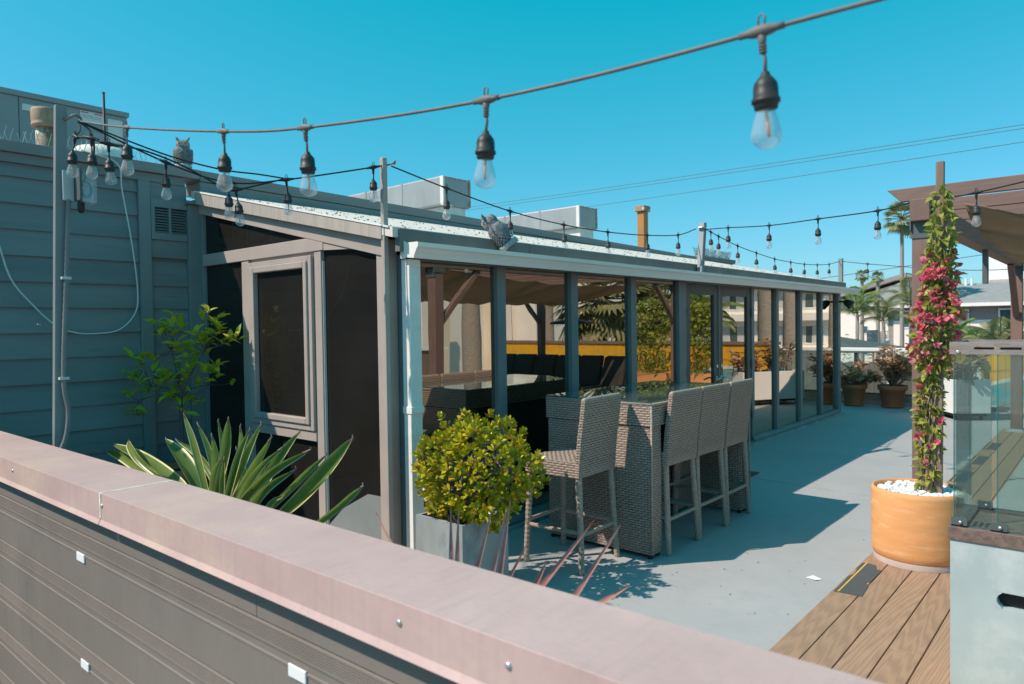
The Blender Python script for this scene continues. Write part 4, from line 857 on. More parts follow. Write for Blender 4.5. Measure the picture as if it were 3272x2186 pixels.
for i, ((tx, tz), (ex, ez)) in enumerate(cd_):
    y = 1.75 + R.uniform(-.03, .03); d_ = V((tx - ex, 0, tz - ez)).normalized(); c = smoothpts([V((-1.5 + (ex + 1.5) * .3, 1.75, .3)), V((ex, y, ez)) - d_ * .22, V((ex, y, ez)), V((tx, y, tz))], 5); n = len(c); vs = []
    W = .0105 if i not in (9, 4) else .006
    for k, p in enumerate(c):
        t_ = (c[min(k + 1, n - 1)] - c[max(k - 1, 0)]).normalized(); sd = t_.cross((CAM - p).normalized()).normalized(); f = k / (n - 1); wk = W * 1.25 * min(1., (1 - f) * 1.9) ** .8 + .0006
        vs += [p - sd * wk + V((0, -.004, 0)), p, p + sd * wk + V((0, -.004, 0))]
    part('leaf', MB().add(vs, [(k * 3 + j, k * 3 + j + 1, (k + 1) * 3 + j + 1, (k + 1) * 3 + j) for k in range(n - 1) for j in (0, 1)]), 'cordy', cp_, True)

# ------------------------------------------------------------------ deck, rug, grip mats
dk = struct('deck', B(-1.33, 3.4, 2.0, 12.75, .0005, .008), 'dark')
x = -1.335; i = 0
while x < 3.3:
    cuts = [2.0, 3.9 + (i % 3) * 1.9, 9.6 - (i % 2) * 2.4, 12.75] if i % 2 else [2.0, 12.75 - 4.2 + .4 * (i % 3), 12.75]
    for a, b in zip(cuts, cuts[1:]): part('plank', B(x, x + .146, a + .0015, b - .0015, .0085, .030 + R.uniform(-.0006, .0006)), 'deck', dk, bevel=.003)
    x += .152; i += 1
rg = single('outdoor_rug', B(-.86, 2.6, 5.5, 10.4, .0325, .042), 'rug', 'pale grey woven rug lying on the timber deck', 'rug')
def gripmat(label, pts, line):
    t = thing('grip_mat', label, 'grip mat', (pts[0][0], pts[0][1], .03), 'black grip mats along the deck edge')
    part('sheet', MB().prism([(x, y, .0312) for x, y in pts], (0, 0, .0022)), 'grip', t)
    part('yellow_stripe', MB().prism([(x, y, .0336) for x, y in line], (0, 0, .0008)), 'yellow', t)
gripmat('torn black grip mat with yellow line in front of the terracotta pot', [(-1.322, 4.51), (-1.165, 4.52), (-1.178, 4.723), (-1.212, 4.784), (-1.188, 4.805), (-1.185, 5.077), (-1.216, 5.069), (-1.24, 5.152), (-1.283, 5.17), (-1.326, 5.16), (-1.327, 5.02), (-1.312, 4.96), (-1.311, 4.89), (-1.326, 4.83)], [(-1.302, 4.515), (-1.294, 4.515), (-1.296, 5.165), (-1.304, 5.165)])
for y, l in ((8.33, 'black grip mat on the deck edge just beyond the vine pot'), (9.45, 'middle black grip mat on the deck edge seen through the glass guard'), (10.62, 'farthest black grip mat on the deck edge near the far pergola post')):
    gripmat(l, [(-1.325, y), (-1.185, y + .02), (-1.18, y + .60), (-1.325, y + .63)], [(-1.30, y + .01), (-1.291, y + .01), (-1.291, y + .60), (-1.30, y + .60)])

# ------------------------------------------------------------------ terracotta pot with climbing vine
pc = V((-1.05, 5.47, .03))
tp = thing('terracotta_pot', 'big round pale terracotta pot filled with white pebbles on the deck', 'pot', tuple(pc))
part('pot', MB().lathe(pc, [(.266, 0), (.270, .012), (.272, .042), (.281, .05), (.287, .09), (.289, .3), (.289, .47), (.284, .50), (.272, .502), (.268, .49), (.27, .40)], 48, cap=False), 'terracotta', tp, True)
part('pot_base', MB().lathe(pc, [(.2765, .001), (.2785, .02), (.277, .042)], 40, cap=False), 'kerb', tp, True)
part('soil', MB().lathe(pc, [(.269, .44), (.001, .45)], 24, cap=False), 'soil', tp)
ms = []
for i in range(300):
    a = R.uniform(0, 6.283); r_ = .25 * math.sqrt(R.random()); m = Matrix.Rotation(R.uniform(0, 6.28), 4, 'Z') @ Matrix.Rotation(R.uniform(-.5, .5), 4, 'X') @ Matrix.Scale(R.uniform(.75, 1.2), 4)
    m.translation = pc + V((math.cos(a) * r_, math.sin(a) * r_, .462 + R.uniform(0, .022))); ms.append(m)
scatter(tp, 'pebble', [MB().ball((0, 0, 0), (.026, .019, .013), 8, 5), MB().ball((0, 0, 0), (.021, .019, .011), 8, 5)], 'pebble', ms)
sk = single('trellis_stake', MB().obox((-.925, 5.47, 1.6), (.024, .0, 0), (0, .022, 0), (.006, 0, 1.13)), 'stake', 'weathered wooden stake standing in the terracotta pot above the vine', 'stake', bevel=.003)
vn = thing('bougainvillea_vine', 'tall climbing bougainvillea with green leaves and red flowers on the wooden stake', 'vine', (-.98, 5.47, .48))
ext = [(.50, -1.06, -.93), (.7, -1.06, -.91), (.88, -1.05, -.91), (1.03, -1.08, -.89), (1.33, -1.06, -.89), (1.57, -1.09, -.81), (1.78, -1.06, -.79), (2.07, -1.04, -.81), (2.31, -1.0, -.82), (2.55, -.99, -.84)]
def vr(z):
    for (z0, l0, r0), (z1, l1, r1) in zip(ext, ext[1:]):
        if z <= z1: k = max(0, (z - z0) / (z1 - z0)); return (l0 + r0) / 2 * (1 - k) + (l1 + r1) / 2 * k, ((r0 - l0) * (1 - k) + (r1 - l1) * k) / 2 * (.80 + .16 * math.sin(z * 9.) + .08 * math.sin(z * 23.)) * (1. if z < 2.0 else max(.7, 1 - .6 * (z - 2.0)))
    return -.915, .06
tw = MB()
for i in range(34):
    a0 = R.uniform(0, 6.28); zt_ = R.uniform(.9, 2.5); pts = []; z = .47
    while z < zt_: c, r_ = vr(z); a = a0 + z * R.uniform(1.2, 1.8); k = R.uniform(.35, .85) * r_; pts.append((c + math.cos(a) * k, 5.47 + math.sin(a) * k, z)); z += .14
    if len(pts) > 2: tw.tube(smoothpts(pts, 3), .0045 if i else .012, 5)
part('stems', tw, 'twig', vn, True)
ms = []; bs_ = []
for i in range(1650):
    z = .52 + 2.03 * R.random(); dens = 1 if z > 1.25 else (.7 if z > .95 else .38)
    if z > 2.2: dens = .5
    if R.random() > dens: continue
    c, r_ = vr(z); a = R.uniform(0, 6.28); k = r_ * R.uniform(.5, .98) * (1 + .15 * math.sin(z * 11 + a * 2)); o = V((math.cos(a), math.sin(a), 0)); p = V((c, 5.47, z)) + o * k
    ms.append(orient(p + (o * R.uniform(0, .02) if R.random() < .12 else V((0, 0, 0))), o * R.uniform(.2, 1) + V((0, 0, R.uniform(-1, .6))) + rnd_dir() * .7, R.uniform(-1.2, 1.2), R.uniform(.6, 1.25)))
for i in range(112):
    z = R.choice((R.gauss(1.66, .14), R.gauss(1.62, .15), R.gauss(1.85, .16), R.uniform(.7, 2.1)));
    if not .55 < z < 2.15: continue
    c, r_ = vr(z); a = R.gauss(-1.7, 1.0) if R.random() < .8 else R.uniform(0, 6.28); o = V((math.cos(a), math.sin(a), 0)); p = V((c, 5.47, z)) + o * (r_ * R.uniform(.85, 1.2))
    for k in range(3):
        d = (o + V((0, 0, -.1)) + rnd_dir() * .9).normalized(); bs_.append(orient(p + rnd_dir() * .01, d, k * 2.1, R.uniform(.8, 1.25)))
scatter(vn, 'leaf', [leaf(.060, .039, .3, .25), leaf(.048, .032, .4, .4)], 'vineleaf', ms)
scatter(vn, 'bract', [leaf(.042, .036, .3, -.2, ((0, .2), (.35, 1), (.7, .8), (1, .05)))], 'bract', bs_)

# ------------------------------------------------------------------ fire table with glass guard
ft = thing('fire_table', 'tall blue grey concrete fire table with rusty framed glass guard', 'fire table', (-.55, 3.5, 0))
X0, Y0f, X1, Y1f = -.548, 3.48, 1.4, 3.93
sx0 = X0 + .165
part('front_panel', MB().box(X0, sx0, Y0f, Y0f + .0499, .03, .744).box(sx0, X1, Y0f, Y0f + .0499, .03, .488).box(sx0, X1, Y0f, Y0f + .0499, .556, .744), 'firebox', ft)
bx = part('body', MB().box(X0, X1, Y0f + .05, Y1f, .03, .744), 'firebox', ft, bevel=.004)
part('slot_back', B(sx0, X1 - .05, Y0f + .0485, Y0f + .0495, .486, .558), 'black', ft)
part('slot_cap', MB().prism([(sx0 + .0005, Y0f + .0005, .4885), (sx0 + .02, Y0f + .0005, .4885), (sx0 + .006, Y0f + .0005, .503), (sx0 + .0005, Y0f + .0005, .515)], (0, .045, 0)).prism([(sx0 + .0005, Y0f + .0005, .5555), (sx0 + .0005, Y0f + .0005, .53), (sx0 + .006, Y0f + .0005, .542), (sx0 + .02, Y0f + .0005, .5555)], (0, .045, 0)), 'firebox', ft)
part('rim', MB().box(X0 - .008, X1, Y0f - .008, Y0f + .05, .745, .80).box(X0 - .008, X0 + .05, Y0f + .0501, Y1f + .008, .745, .80).box(X0 + .0501, X1, Y1f - .05, Y1f + .008, .745, .80), 'rim', ft, bevel=.002)
part('tray', B(X0 + .051, X1, Y0f + .051, Y1f - .051, .745, .788), 'tray', ft)
sb = MB()
for i in range(3):
    for k in range(4): sb.box(X0 + .065 + k * .022, X0 + .077 + k * .022, Y0f + .075 + i * .04, Y0f + .10 + i * .04, .7885, .7895)
part('tray_slots', sb, 'black', ft)
rk = MB()
for i in range(9): rk.ball((X0 + .27 + i * .045 * R.uniform(.5, 1.3), Y0f + .2 + R.uniform(-.06, .08), .81), (R.uniform(.02, .04), R.uniform(.02, .03), R.uniform(.015, .03)), 6, 4, Euler((R.random() * 3, R.random() * 3, 0)).to_matrix())
part('lava_rocks', rk, 'black', ft)
for x, y in ((X0 + .03, Y0f + .03), (X0 + .17, Y0f + .03), (X0 + .075, Y1f - .03)):
    part('glass_clip', MB().box(x - .028, x + .03, y - .022, y - .017, .8005, .838).box(x - .028, x + .03, y - .022, y + .012, .8005, .806), 'jbox' if 0 else 'steel', ft)
    part('clip_screw', MB().lathe((x + .006, y - .022, .819), [(.009, 0), (.006, .006), (.001, .007)], 10, (0, -1, 0)), 'screw', ft, True)
def pane(name, x0, x1, y0, y1):
    o = part(name, B(x0, x1, y0, y1, .803, 1.545), 'clearglass', ft)
    return o
pane('glass_pane', X0 + .012, X0 + .020, Y0f + .012, Y1f - .02)
pane('glass_pane', X0 + .0205, X0 + .145, Y0f + .012, Y0f + .020)
pane('glass_pane', X0 + .165, X1, Y0f + .012, Y0f + .020)
pane('glass_pane', X0 + .0205, X1, Y1f - .028, Y1f - .02)
for x, y in ((X0 + .010, Y0f + .010), (X0 + .163, Y0f + .011), (X0 + .011, Y1f - .022)):
    part('glass_edge', B(x, x + .0022, y, y + .010, .803, 1.535), 'glassedge', ft)
fr = MB(); yf = Y0f + .002; xl = X0 - .004
slots = [(xl + .088, xl + .158), (xl + .178, xl + .25), (xl + .27, xl + .34)]
fr.box(xl, X1, yf, yf + .006, 1.531, 1.552); fr.box(xl, X1, yf, yf + .006, 1.5615, 1.582)
last = xl
for a, b in slots: fr.box(last, a, yf, yf + .006, 1.5525, 1.561); last = b
fr.box(last, X1, yf, yf + .006, 1.5525, 1.561)
fr.box(xl, xl + .006, yf + .0065, Y1f - .01, 1.531, 1.582); fr.box(xl + .0065, X1, Y1f - .012, Y1f - .006, 1.531, 1.582)
fr.box(xl + .0065, X1, yf + .0065, yf + .04, 1.577, 1.582)
part('top_frame', fr, 'rust', ft, bevel=.0012)
part('frame_screw', MB().lathe((xl + .032, yf, 1.541), [(.0085, 0), (.0085, .003), (.004, .005), (.001, .004)], 12, (0, -1, 0)), 'screw', ft, True)
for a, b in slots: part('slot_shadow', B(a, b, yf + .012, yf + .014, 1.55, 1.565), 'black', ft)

# ------------------------------------------------------------------ pergola and canopy
pg = thing('pergola', 'brown timber pergola with rafters on four posts over the deck', 'pergola', (-1.2, 6.15, 0))
for x in (-1.15, 2.2):
    for y in (6.20, 12.60):
        po = part('post', B(x - .07, x + .07, y - .07, y + .07, .04, 2.42), 'pergolaz', pg, bevel=.005)
        part('base_plate', MB().hexa([(x - .13, y - .13, .031), (x + .13, y - .13, .031), (x + .13, y + .13, .031), (x - .13, y + .13, .031), (x - .073, y - .073, .07), (x + .073, y - .073, .07), (x + .073, y + .073, .07), (x - .073, y + .073, .07)]), 'planter', po)
        part('cap_bracket', MB().box(x - .079, x - .0705, y - .10, y + .10, 2.36, 2.57).box(x + .0705, x + .079, y - .10, y + .10, 2.36, 2.57).box(x - .0785, x + .0785, y - .0785, y - .0715, 2.30, 2.55), 'steel', po)
    part('beam', MB().prism([(x - .065, 6.03, 2.584), (x - .065, 6.05, 2.425), (x - .065, 12.98, 2.425), (x - .065, 13.0, 2.584)], (.13, 0, 0)), 'pergola', pg, bevel=.004)
    for y, s in ((6.27, 1), (12.53, -1)): part('brace', MB().bar((x, y, 1.72), (x, y + s * .72, 2.43), .075, .075, (1, 0, 0)), 'pergola', pg, bevel=.004)
for i in range(10):
    y = 6.10 + i * .745
    part('rafter', MB().prism([(-1.385, y, 2.685), (-1.29, y, 2.585), (2.6, y, 2.585), (2.70, y, 2.685)], (0, .045, 0)), 'pergolax', pg, bevel=.004)
part('hanging_bracket', MB().bar((-1.12, 9.2, 2.44), (-1.12, 9.2, 2.06), .05, .09, (0, 1, 0)), 'steel', pg, bevel=.004)
cn = MB(); nx, ny = 26, 40; xs = [-.90 + 3.0 * i / nx for i in range(nx + 1)]; ys = [6.30 + 6.0 * j / ny for j in range(ny + 1)]; vs = []
for i, x in enumerate(xs):
    for j, y in enumerate(ys):
        u, v = i / nx, j / ny; sag = .36 * 4 * u * (1 - u) * (.75 + .25 * math.cos(v * math.pi * 2 * 5)); e = .20 * (1 - math.exp(-v * 9)) * (1 - math.exp(-(1 - v) * 9))
        vs.append((x, y, 2.55 - sag * .75 - e + .012 * math.sin(u * 40 + v * 9) - .03 * (1 - math.cos(v * 2 * math.pi * 8)) * (.4 + .6 * (1 - abs(2 * u - 1)))))
cn.add(vs, [(i * (ny + 1) + j, (i + 1) * (ny + 1) + j, (i + 1) * (ny + 1) + j + 1, i * (ny + 1) + j + 1) for i in range(nx) for j in range(ny)])
ca = single('fabric_canopy', cn, 'canopy', 'sagging beige fabric canopy hung under the pergola rafters', 'canopy', True)
so_ = ca.modifiers.new('thick', 'SOLIDIFY'); so_.thickness = .006

# ------------------------------------------------------------------ small things on the floor
single('door_mat', MB().prism([(-3.75, 6.9, .001), (-3.03, 6.88, .001), (-3.03, 7.69, .001), (-3.75, 7.69, .001)], (0, 0, .012)), 'mat_brown', 'brown door mat on the floor behind the far end of the bar table', 'door mat')
single('paper_scrap', MB().add([(-1.56, 4.72, .002), (-1.49, 4.70, .006), (-1.46, 4.75, .003), (-1.53, 4.78, .007)], [(0, 1, 2, 3)]), 'white', 'small white scrap of paper on the sunlit floor', 'paper')
lb = MB()
for _ in range(85):
    x, y = R.uniform(-3.6, -1.4), R.uniform(3.0, 11) if R.random() < .5 else R.uniform(3.2, 5.6); a = R.uniform(0, 6.28); s = R.uniform(.004, .012)
    lb.add([(x + math.cos(a) * s, y + math.sin(a) * s, .003), (x - math.sin(a) * s * .35, y + math.cos(a) * s * .35, .005), (x - math.cos(a) * s, y - math.sin(a) * s, .003), (x + math.sin(a) * s * .35, y - math.cos(a) * s * .35, .004)], [(0, 1, 2, 3)])
o = part('leaf_litter', lb, 'litter', None); o['kind'] = 'stuff'; o['label'] = 'dry leaf bits scattered over the terrace floor'

# ------------------------------------------------------------------ terrace edge: glass railing, mural wall, planters
def railing(label, x0, x1, y, zt):
    t = thing('glass_railing', label, 'railing', (x0, y, 0))
    L = x1 - x0; d = V((1, 0, 0))
    part('top_rail', MB().box(x0, x1, y - .05, y + .05, zt - .07, zt), 'white_rail', t, bevel=.008)
    part('base_board', MB().box(x0, x1, y - .03, y + .02, .066, .20), 'slat', t); part('base_cap', B(x0, x1, y - .05, y + .03, .2005, .222), 'rim', t)
    n = max(1, round(L / 1.55))
    for i in range(n + 1): x = x0 + L * i / n; part('rail_post', B(x - .03, x + .03, y + .031, y + .085, .076, zt - .071), 'white_rail', t)
    for i in range(n): part('glass_pane', B(x0 + L * i / n + .035, x0 + L * (i + 1) / n - .035, y + .005, y + .012, .223, zt - .071), 'clearglass', t)
    return t
railing('white topped glass railing at the far end of the terrace', -6.5, -2.0, 15.50, 1.125)
mw = thing('mural_wall', 'yellow and blue painted board wall with brown cap at the terrace end', 'wall', (-1.98, 15.75, 0))
for i in range(44):
    x = -1.98 + i * .19; part('board', B(x, x + .186, 15.72, 15.75, .078, 1.16), 'mural', mw)
part('wall_back', B(-1.98, 6.4, 15.7505, 15.83, .0, 1.15), 'slat', mw); part('wall_cap', B(-2.03, 6.4, 15.68, 15.86, 1.161, 1.23), 'pergolax', mw)
sw = thing('side_wall', 'low brown board wall along the right side of the terrace', 'wall', (8.4, 8, 0))
for i in range(40): part('board', B(8.4, 8.44, 2.0 + i * .335, 2.328 + i * .335, 0, .95), 'pergolaz', sw)
part('wall_cap', B(8.34, 8.5, 2.0, 15.6, .951, 1.01), 'white_rail', sw)

def rubber_tree(label, pot_label, c, rp, hp, top, rr, n, tilt=0.):
    """a terracotta pot and, standing in it, a bush of coppery leaves"""
    c = V(c); p = thing('plant_pot', pot_label, 'pot', tuple(c))
    part('pot', MB().lathe(c, [(rp * .66, .03), (rp * .93, hp * .78), (rp * .94, hp * .78), (rp * 1.03, hp * .80), (rp * 1.05, hp), (rp * .96, hp), (rp * .92, hp * .9)], 26, cap=False), 'terradark', p, True)
    part('saucer', MB().lathe(c, [(rp * .70, .001), (rp * .80, .03), (rp * .82, .05), (rp * .74, .052), (rp * .6, .035)], 26), 'terradark', p, True)
    part('soil', MB().lathe(c, [(rp * .93, hp * .9), (.001, hp * .92)], 16, cap=False), 'soil', p)
    t = thing('rubber_plant', label, 'plant', (c.x, c.y, hp * .9))
    plant(t, c + V((0, 0, hp * .88)), top, rr, n)
def plant(t, b, top, rr, n, elong=None):
    k = MB(); tips = []; el = elong or V((0, 0, 0))
    for i in range(n):
        a = R.uniform(0, 6.28); q = math.sqrt(R.random()); z = top * R.uniform(.35, 1) * (1 - .35 * q * q)
        e = b + V((math.cos(a) * rr * q, math.sin(a) * rr * q, z)) + el * R.uniform(-.5, .5); s = b + el * ((e - b).dot(el) / max(1e-6, el.dot(el))) if el.length else b
        m = (s * .45 + e * .55) + V((0, 0, -.04)); k.tube(smoothpts([s, m, e], 4), [.016 - .0012 * j for j in range(9)], 6); tips += [(e, 1.), (m.lerp(e, .55), .8)]
    part('stems', k, 'bark', t, True); ms = []
    for e, s in tips:
        for j in range(9):
            d = (V((math.cos(j * 2.4), math.sin(j * 2.4), R.uniform(-.1, 1.0))) + rnd_dir() * .25).normalized()
            ms.append(orient(e + d * .02 - V((0, 0, .012 * j)), d, R.uniform(-.5, .5), s * R.uniform(.75, 1.15)))
    scatter(t, 'leaf', [leaf(.155, .075, .15, .15, ((0, .2), (.35, .9), (.72, .95), (1, .05))), leaf(.13, .07, .1, .3, ((0, .2), (.35, .9), (.72, .95), (1, .05)))], 'rubber', ms)
rubber_tree('low coppery leaved bush in the pot beside the sunroom end', 'dark terracotta pot next to the sunroom end post, left of two', (-4.0, 14.98, 0), .235, .43, .52, .38, 20)
rubber_tree('taller coppery leaved bush in front of the white railing', 'dark terracotta pot in front of the white railing, right of two', (-3.32, 15.02, 0), .25, .43, .85, .40, 30)
wp = thing('white_planter', 'long white planter box on casters in front of the mural wall', 'planter', (-2.05, 14.5, 0))
u, w_ = V((-.55, .835, 0)).normalized(), V((.835, .55, 0)).normalized(); pc2 = V((-2.25, 14.32, 0))
wpb = MB(); c3 = pc2 + V((0, 0, .40)); hl, hw = .70, .27
wpb.obox(c3 + w_ * hw, u * hl, w_ * .02, (0, 0, .28)).obox(c3 - w_ * hw, u * hl, w_ * .02, (0, 0, .28)).obox(c3 + u * hl, u * .02, w_ * (hw + .02), (0, 0, .28)).obox(c3 - u * hl, u * .02, w_ * (hw + .02), (0, 0, .28))
part('box', wpb, 'white', wp, bevel=.006); part('soil', MB().obox(c3 + V((0, 0, .05)), u * (hl - .021), w_ * (hw - .021), (0, 0, .17)), 'soil', wp)
part('trolley', MB().obox(pc2 + V((0, 0, .095)), u * (hl - .02), w_ * (hw - .02), (0, 0, .024)), 'black', wp)
for a in (-1, 0, 1):
    for b in (-1, 1): part('caster', MB().lathe(pc2 + u * a * .6 + w_ * (b * .2 - .015) + V((0, 0, .036)), [(.034, 0), (.035, .03)], 12, w_), 'black', wp)
rpn = thing('rubber_plant', 'wide coppery leaved bush filling the long white planter box', 'plant', tuple(pc2 + V((0, 0, .6))))
plant(rpn, pc2 + V((0, 0, .6)), .80, .30, 26, u * 1.25)

def trellis(label, plabel, x, y, wd, h):
    p = thing('trough_planter', plabel, 'planter', (x, y, 0))
    part('trough', MB().prism([(x - wd / 2 + .04, y - .2, .02), (x + wd / 2 - .04, y - .2, .02), (x + wd / 2, y - .2, .55), (x - wd / 2, y - .2, .55)], (0, .4, 0)), 'terracotta', p, bevel=.01)
    part('trough_feet', MB().box(x - wd / 2 + .06, x + wd / 2 - .06, y - .15, y + .15, 0, .0195), 'black', p)
    t = thing('climber_screen', label, 'plant', (x, y, .55)); k = MB()
    for i in range(5): k.tube([(x - wd / 2 + .1 + i * (wd - .2) / 4, y, .551), (x - wd / 2 + .1 + i * (wd - .2) / 4, y, h - .1)], .009, 5)
    for i in range(5): k.tube([(x - wd / 2, y + .012, .8 + i * (h - 1.0) / 4), (x + wd / 2, y + .012, .8 + i * (h - 1.0) / 4)], .009, 5)
    part('trellis', k, 'stake', t); ms = []
    for i in range(900):
        z = .5 + (h - .5) * R.random() ** .75; q = (1 if z > 1.2 else .8) * wd / 2 * (1.1 if z > 1.5 else .95); a = R.uniform(-q, q)
        if z < 1.15 and R.random() < .45: continue
        ms.append(orient((x + a, y + R.gauss(0, .13), z), rnd_dir() + V((0, -.4, -.3)), R.uniform(-1, 1), R.uniform(.8, 1.4)))
    scatter(t, 'leaf', [leaf(.10, .062, .2, .25), leaf(.085, .055, .3, .1)], 'ivy', ms)
trellis('dense green climber on a trellis in front of the mural, left of the pair', 'ochre trough planter under the left climber screen by the mural', .55, 14.6, 1.0, 2.25)
trellis('yellowish green climber on a trellis in front of the mural, right of the pair', 'ochre trough planter under the right climber screen by the mural', -.70, 14.6, .80, 2.2)

# ------------------------------------------------------------------ lounge furniture under the canopy (seen in the glass)
sf = thing('sofa', 'dark charcoal outdoor sofa with loose back cushions under the canopy', 'sofa', (1.2, 11.6, .045))
part('frame', MB().box(-.5, 3.1, 11.1, 12.1, .06, .32).box(-.5, 3.1, 11.95, 12.1, .3205, .80).box(2.95, 3.1, 9.6, 11.0995, .06, .62), 'wickerback', sf, bevel=.02)
for i in range(4): part('seat_cushion', B(-.48 + i * .86, .36 + i * .86, 11.12, 11.8, .33, .46), 'cushion', sf, bevel=.03)
for i in range(6):
    cx = -.20 + i * .57; part('back_cushion', MB().obox((cx, 11.83, .74), V((.27, .04 * R.uniform(-1, 1), 0)), (0, .075, .02), (.03 * R.uniform(-1, 1), .09, .30)), 'cushion', sf, bevel=.05)
ht = thing('patio_heater', 'slim patio heater with wide dark disc hood near the mural', 'heater', (1.65, 13.0, 0))
part('pole', MB().tube([(1.65, 13, .5), (1.65, 13, 1.69)], .03, 10), 'steel', ht, True)
part('base', MB().lathe((1.65, 13, .0), [(.24, 0), (.24, .06), (.19, .09), (.17, .5)], 18), 'steel', ht, True)
part('hood', MB().lathe((1.65, 13, 1.69), [(.10, 0), (.50, .0), (.505, .03), (.42, .06), (.2, .10), (.001, .11)], 24), 'black', ht, True)

# ------------------------------------------------------------------ beyond the terrace: houses
def windows(t, x, y, z, w, h, face='y', d=.06, panes=2, rail=False):
    """framed window on a facade that faces -Y (or -X): frame > pane, curtain"""
    def bx(mb, a0, a1, o0, o1, z0, z1):
        return mb.box(a0, a1, y - o1, y - o0, z0, z1) if face == 'y' else mb.box(x - o1, x - o0, a0, a1, z0, z1)
    c = x if face == 'y' else y
    f = MB(); bx(f, c - w / 2, c - w / 2 + .1, .0, d, z, z + h); bx(f, c + w / 2 - .1, c + w / 2, .0, d, z, z + h); bx(f, c - w / 2 + .101, c + w / 2 - .101, .0, d, z + h - .1, z + h); bx(f, c - w / 2 + .101, c + w / 2 - .101, .0, d, z, z + .1)
    fo = part('window', f, 'white_rail', t)
    for i in range(panes):
        a = c - w / 2 + .105 + i * (w - .21) / panes; part('pane', bx(MB(), a + .03, a + (w - .21) / panes - .03, .005, d * .5, z + .105, z + h - .105), 'win' if (i + int(z)) % 2 else 'curtain', fo)
    if rail:
        k = MB(); bx(k, c - w * .75, c + w * .75, .8, .86, z + 1.0, z + 1.08); n = int(w * 1.5 / .22)
        for i in range(n): bx(k, c - w * .75 + i * .22, c - w * .75 + i * .22 + .05, .81, .85, z + .02, z + 1.0)
        part('balcony_rail', k, 'rail_dark', t)
        part('balcony_slab', bx(MB(), c - w * .8, c + w * .8, .001, .95, z - .25, z), 'stucco', t)
pk = thing('apartment_house', 'pale pink stucco apartment house with sloping grey roof and balconies behind the palms', 'building', (-20, 105, -4))
part('wall', MB().prism([(-29, 100, -4), (-14, 100, -4), (-14, 100, 4.6), (-20.3, 100, 6.6), (-29, 100, 4.1)], (0, 14, 0)), 'pink', pk)
part('roof', MB().prism([(-29.6, 98.8, 4.35), (-20.3, 98.8, 7.0), (-20.3, 98.8, 7.55), (-29.8, 98.8, 4.85)], (0, 16, 0)), 'eave', pk)
part('roof', MB().prism([(-20.28, 98.9, 7.4), (-13, 98.9, 5.4), (-13, 98.9, 5.0), (-20.28, 98.9, 6.6)], (0, 16, 0)), 'shingle', pk)
for z in (-3.6, -.8, 2.0):
    windows(pk, -20.7, 100, z, 3.0, 2.1, rail=True); windows(pk, -16.6, 100, z, 2.2, 2.1, rail=True); windows(pk, -25.6, 100, z + .7, 1.4, 1.1)
part('vent_box', MB().box(-24.8, -23, 99.5, 99.99, -.6, .2), 'eave', pk)
gh = thing('grey_roof_house', 'low house with broad grey shingle roof at the far right', 'building', (-8, 66, -4))
part('wall', B(-14, 2, 62, 72, -4, 2.75), 'eave', gh)
part('lower_wall', B(-13.6, 1.9, 61.9, 61.995, -4, 1.6), 'mat_brown' if 0 else 'pink', gh)
part('roof', MB().prism([(-15, 61, 2.75), (-15, 73, 2.75), (-15, 67, 4.5)], (18, 0, 0)), 'shingle', gh); part('eave_board', B(-15, 3, 60.9, 60.998, 2.60, 2.85), 'gutter', gh)
for x in (-12.2, -9.3, -6.0, -3, 0): windows(gh, x, 61.9, 1.0, 1.5, 1.4)
for x in (-9.4, -9.0): part('roof_pipe', MB().tube([(x, 66.5, 4.3), (x, 66.5, 4.9)], .09, 8), 'white_rail', gh)
tb_ = thing('white_tower_block', 'plain white tall building block rising behind the grey roof', 'building', (-5, 92, -4))
part('wall', B(-11.2, 12, 90, 110, -4, 9.2), 'white', tb_); part('sun_shade', MB().prism([(-10.6, 88.4, 4.7), (-7.2, 88.4, 4.7), (-7.2, 89.99, 5.6), (-10.6, 89.99, 5.6)], (0, 0, .18)), 'eave', tb_)
part('fin', B(-6.9, -6.7, 88.6, 89.99, 4.8, 7.0), 'eave', tb_); windows(tb_, -4.5, 90, 3.4, 1.4, 1.4)

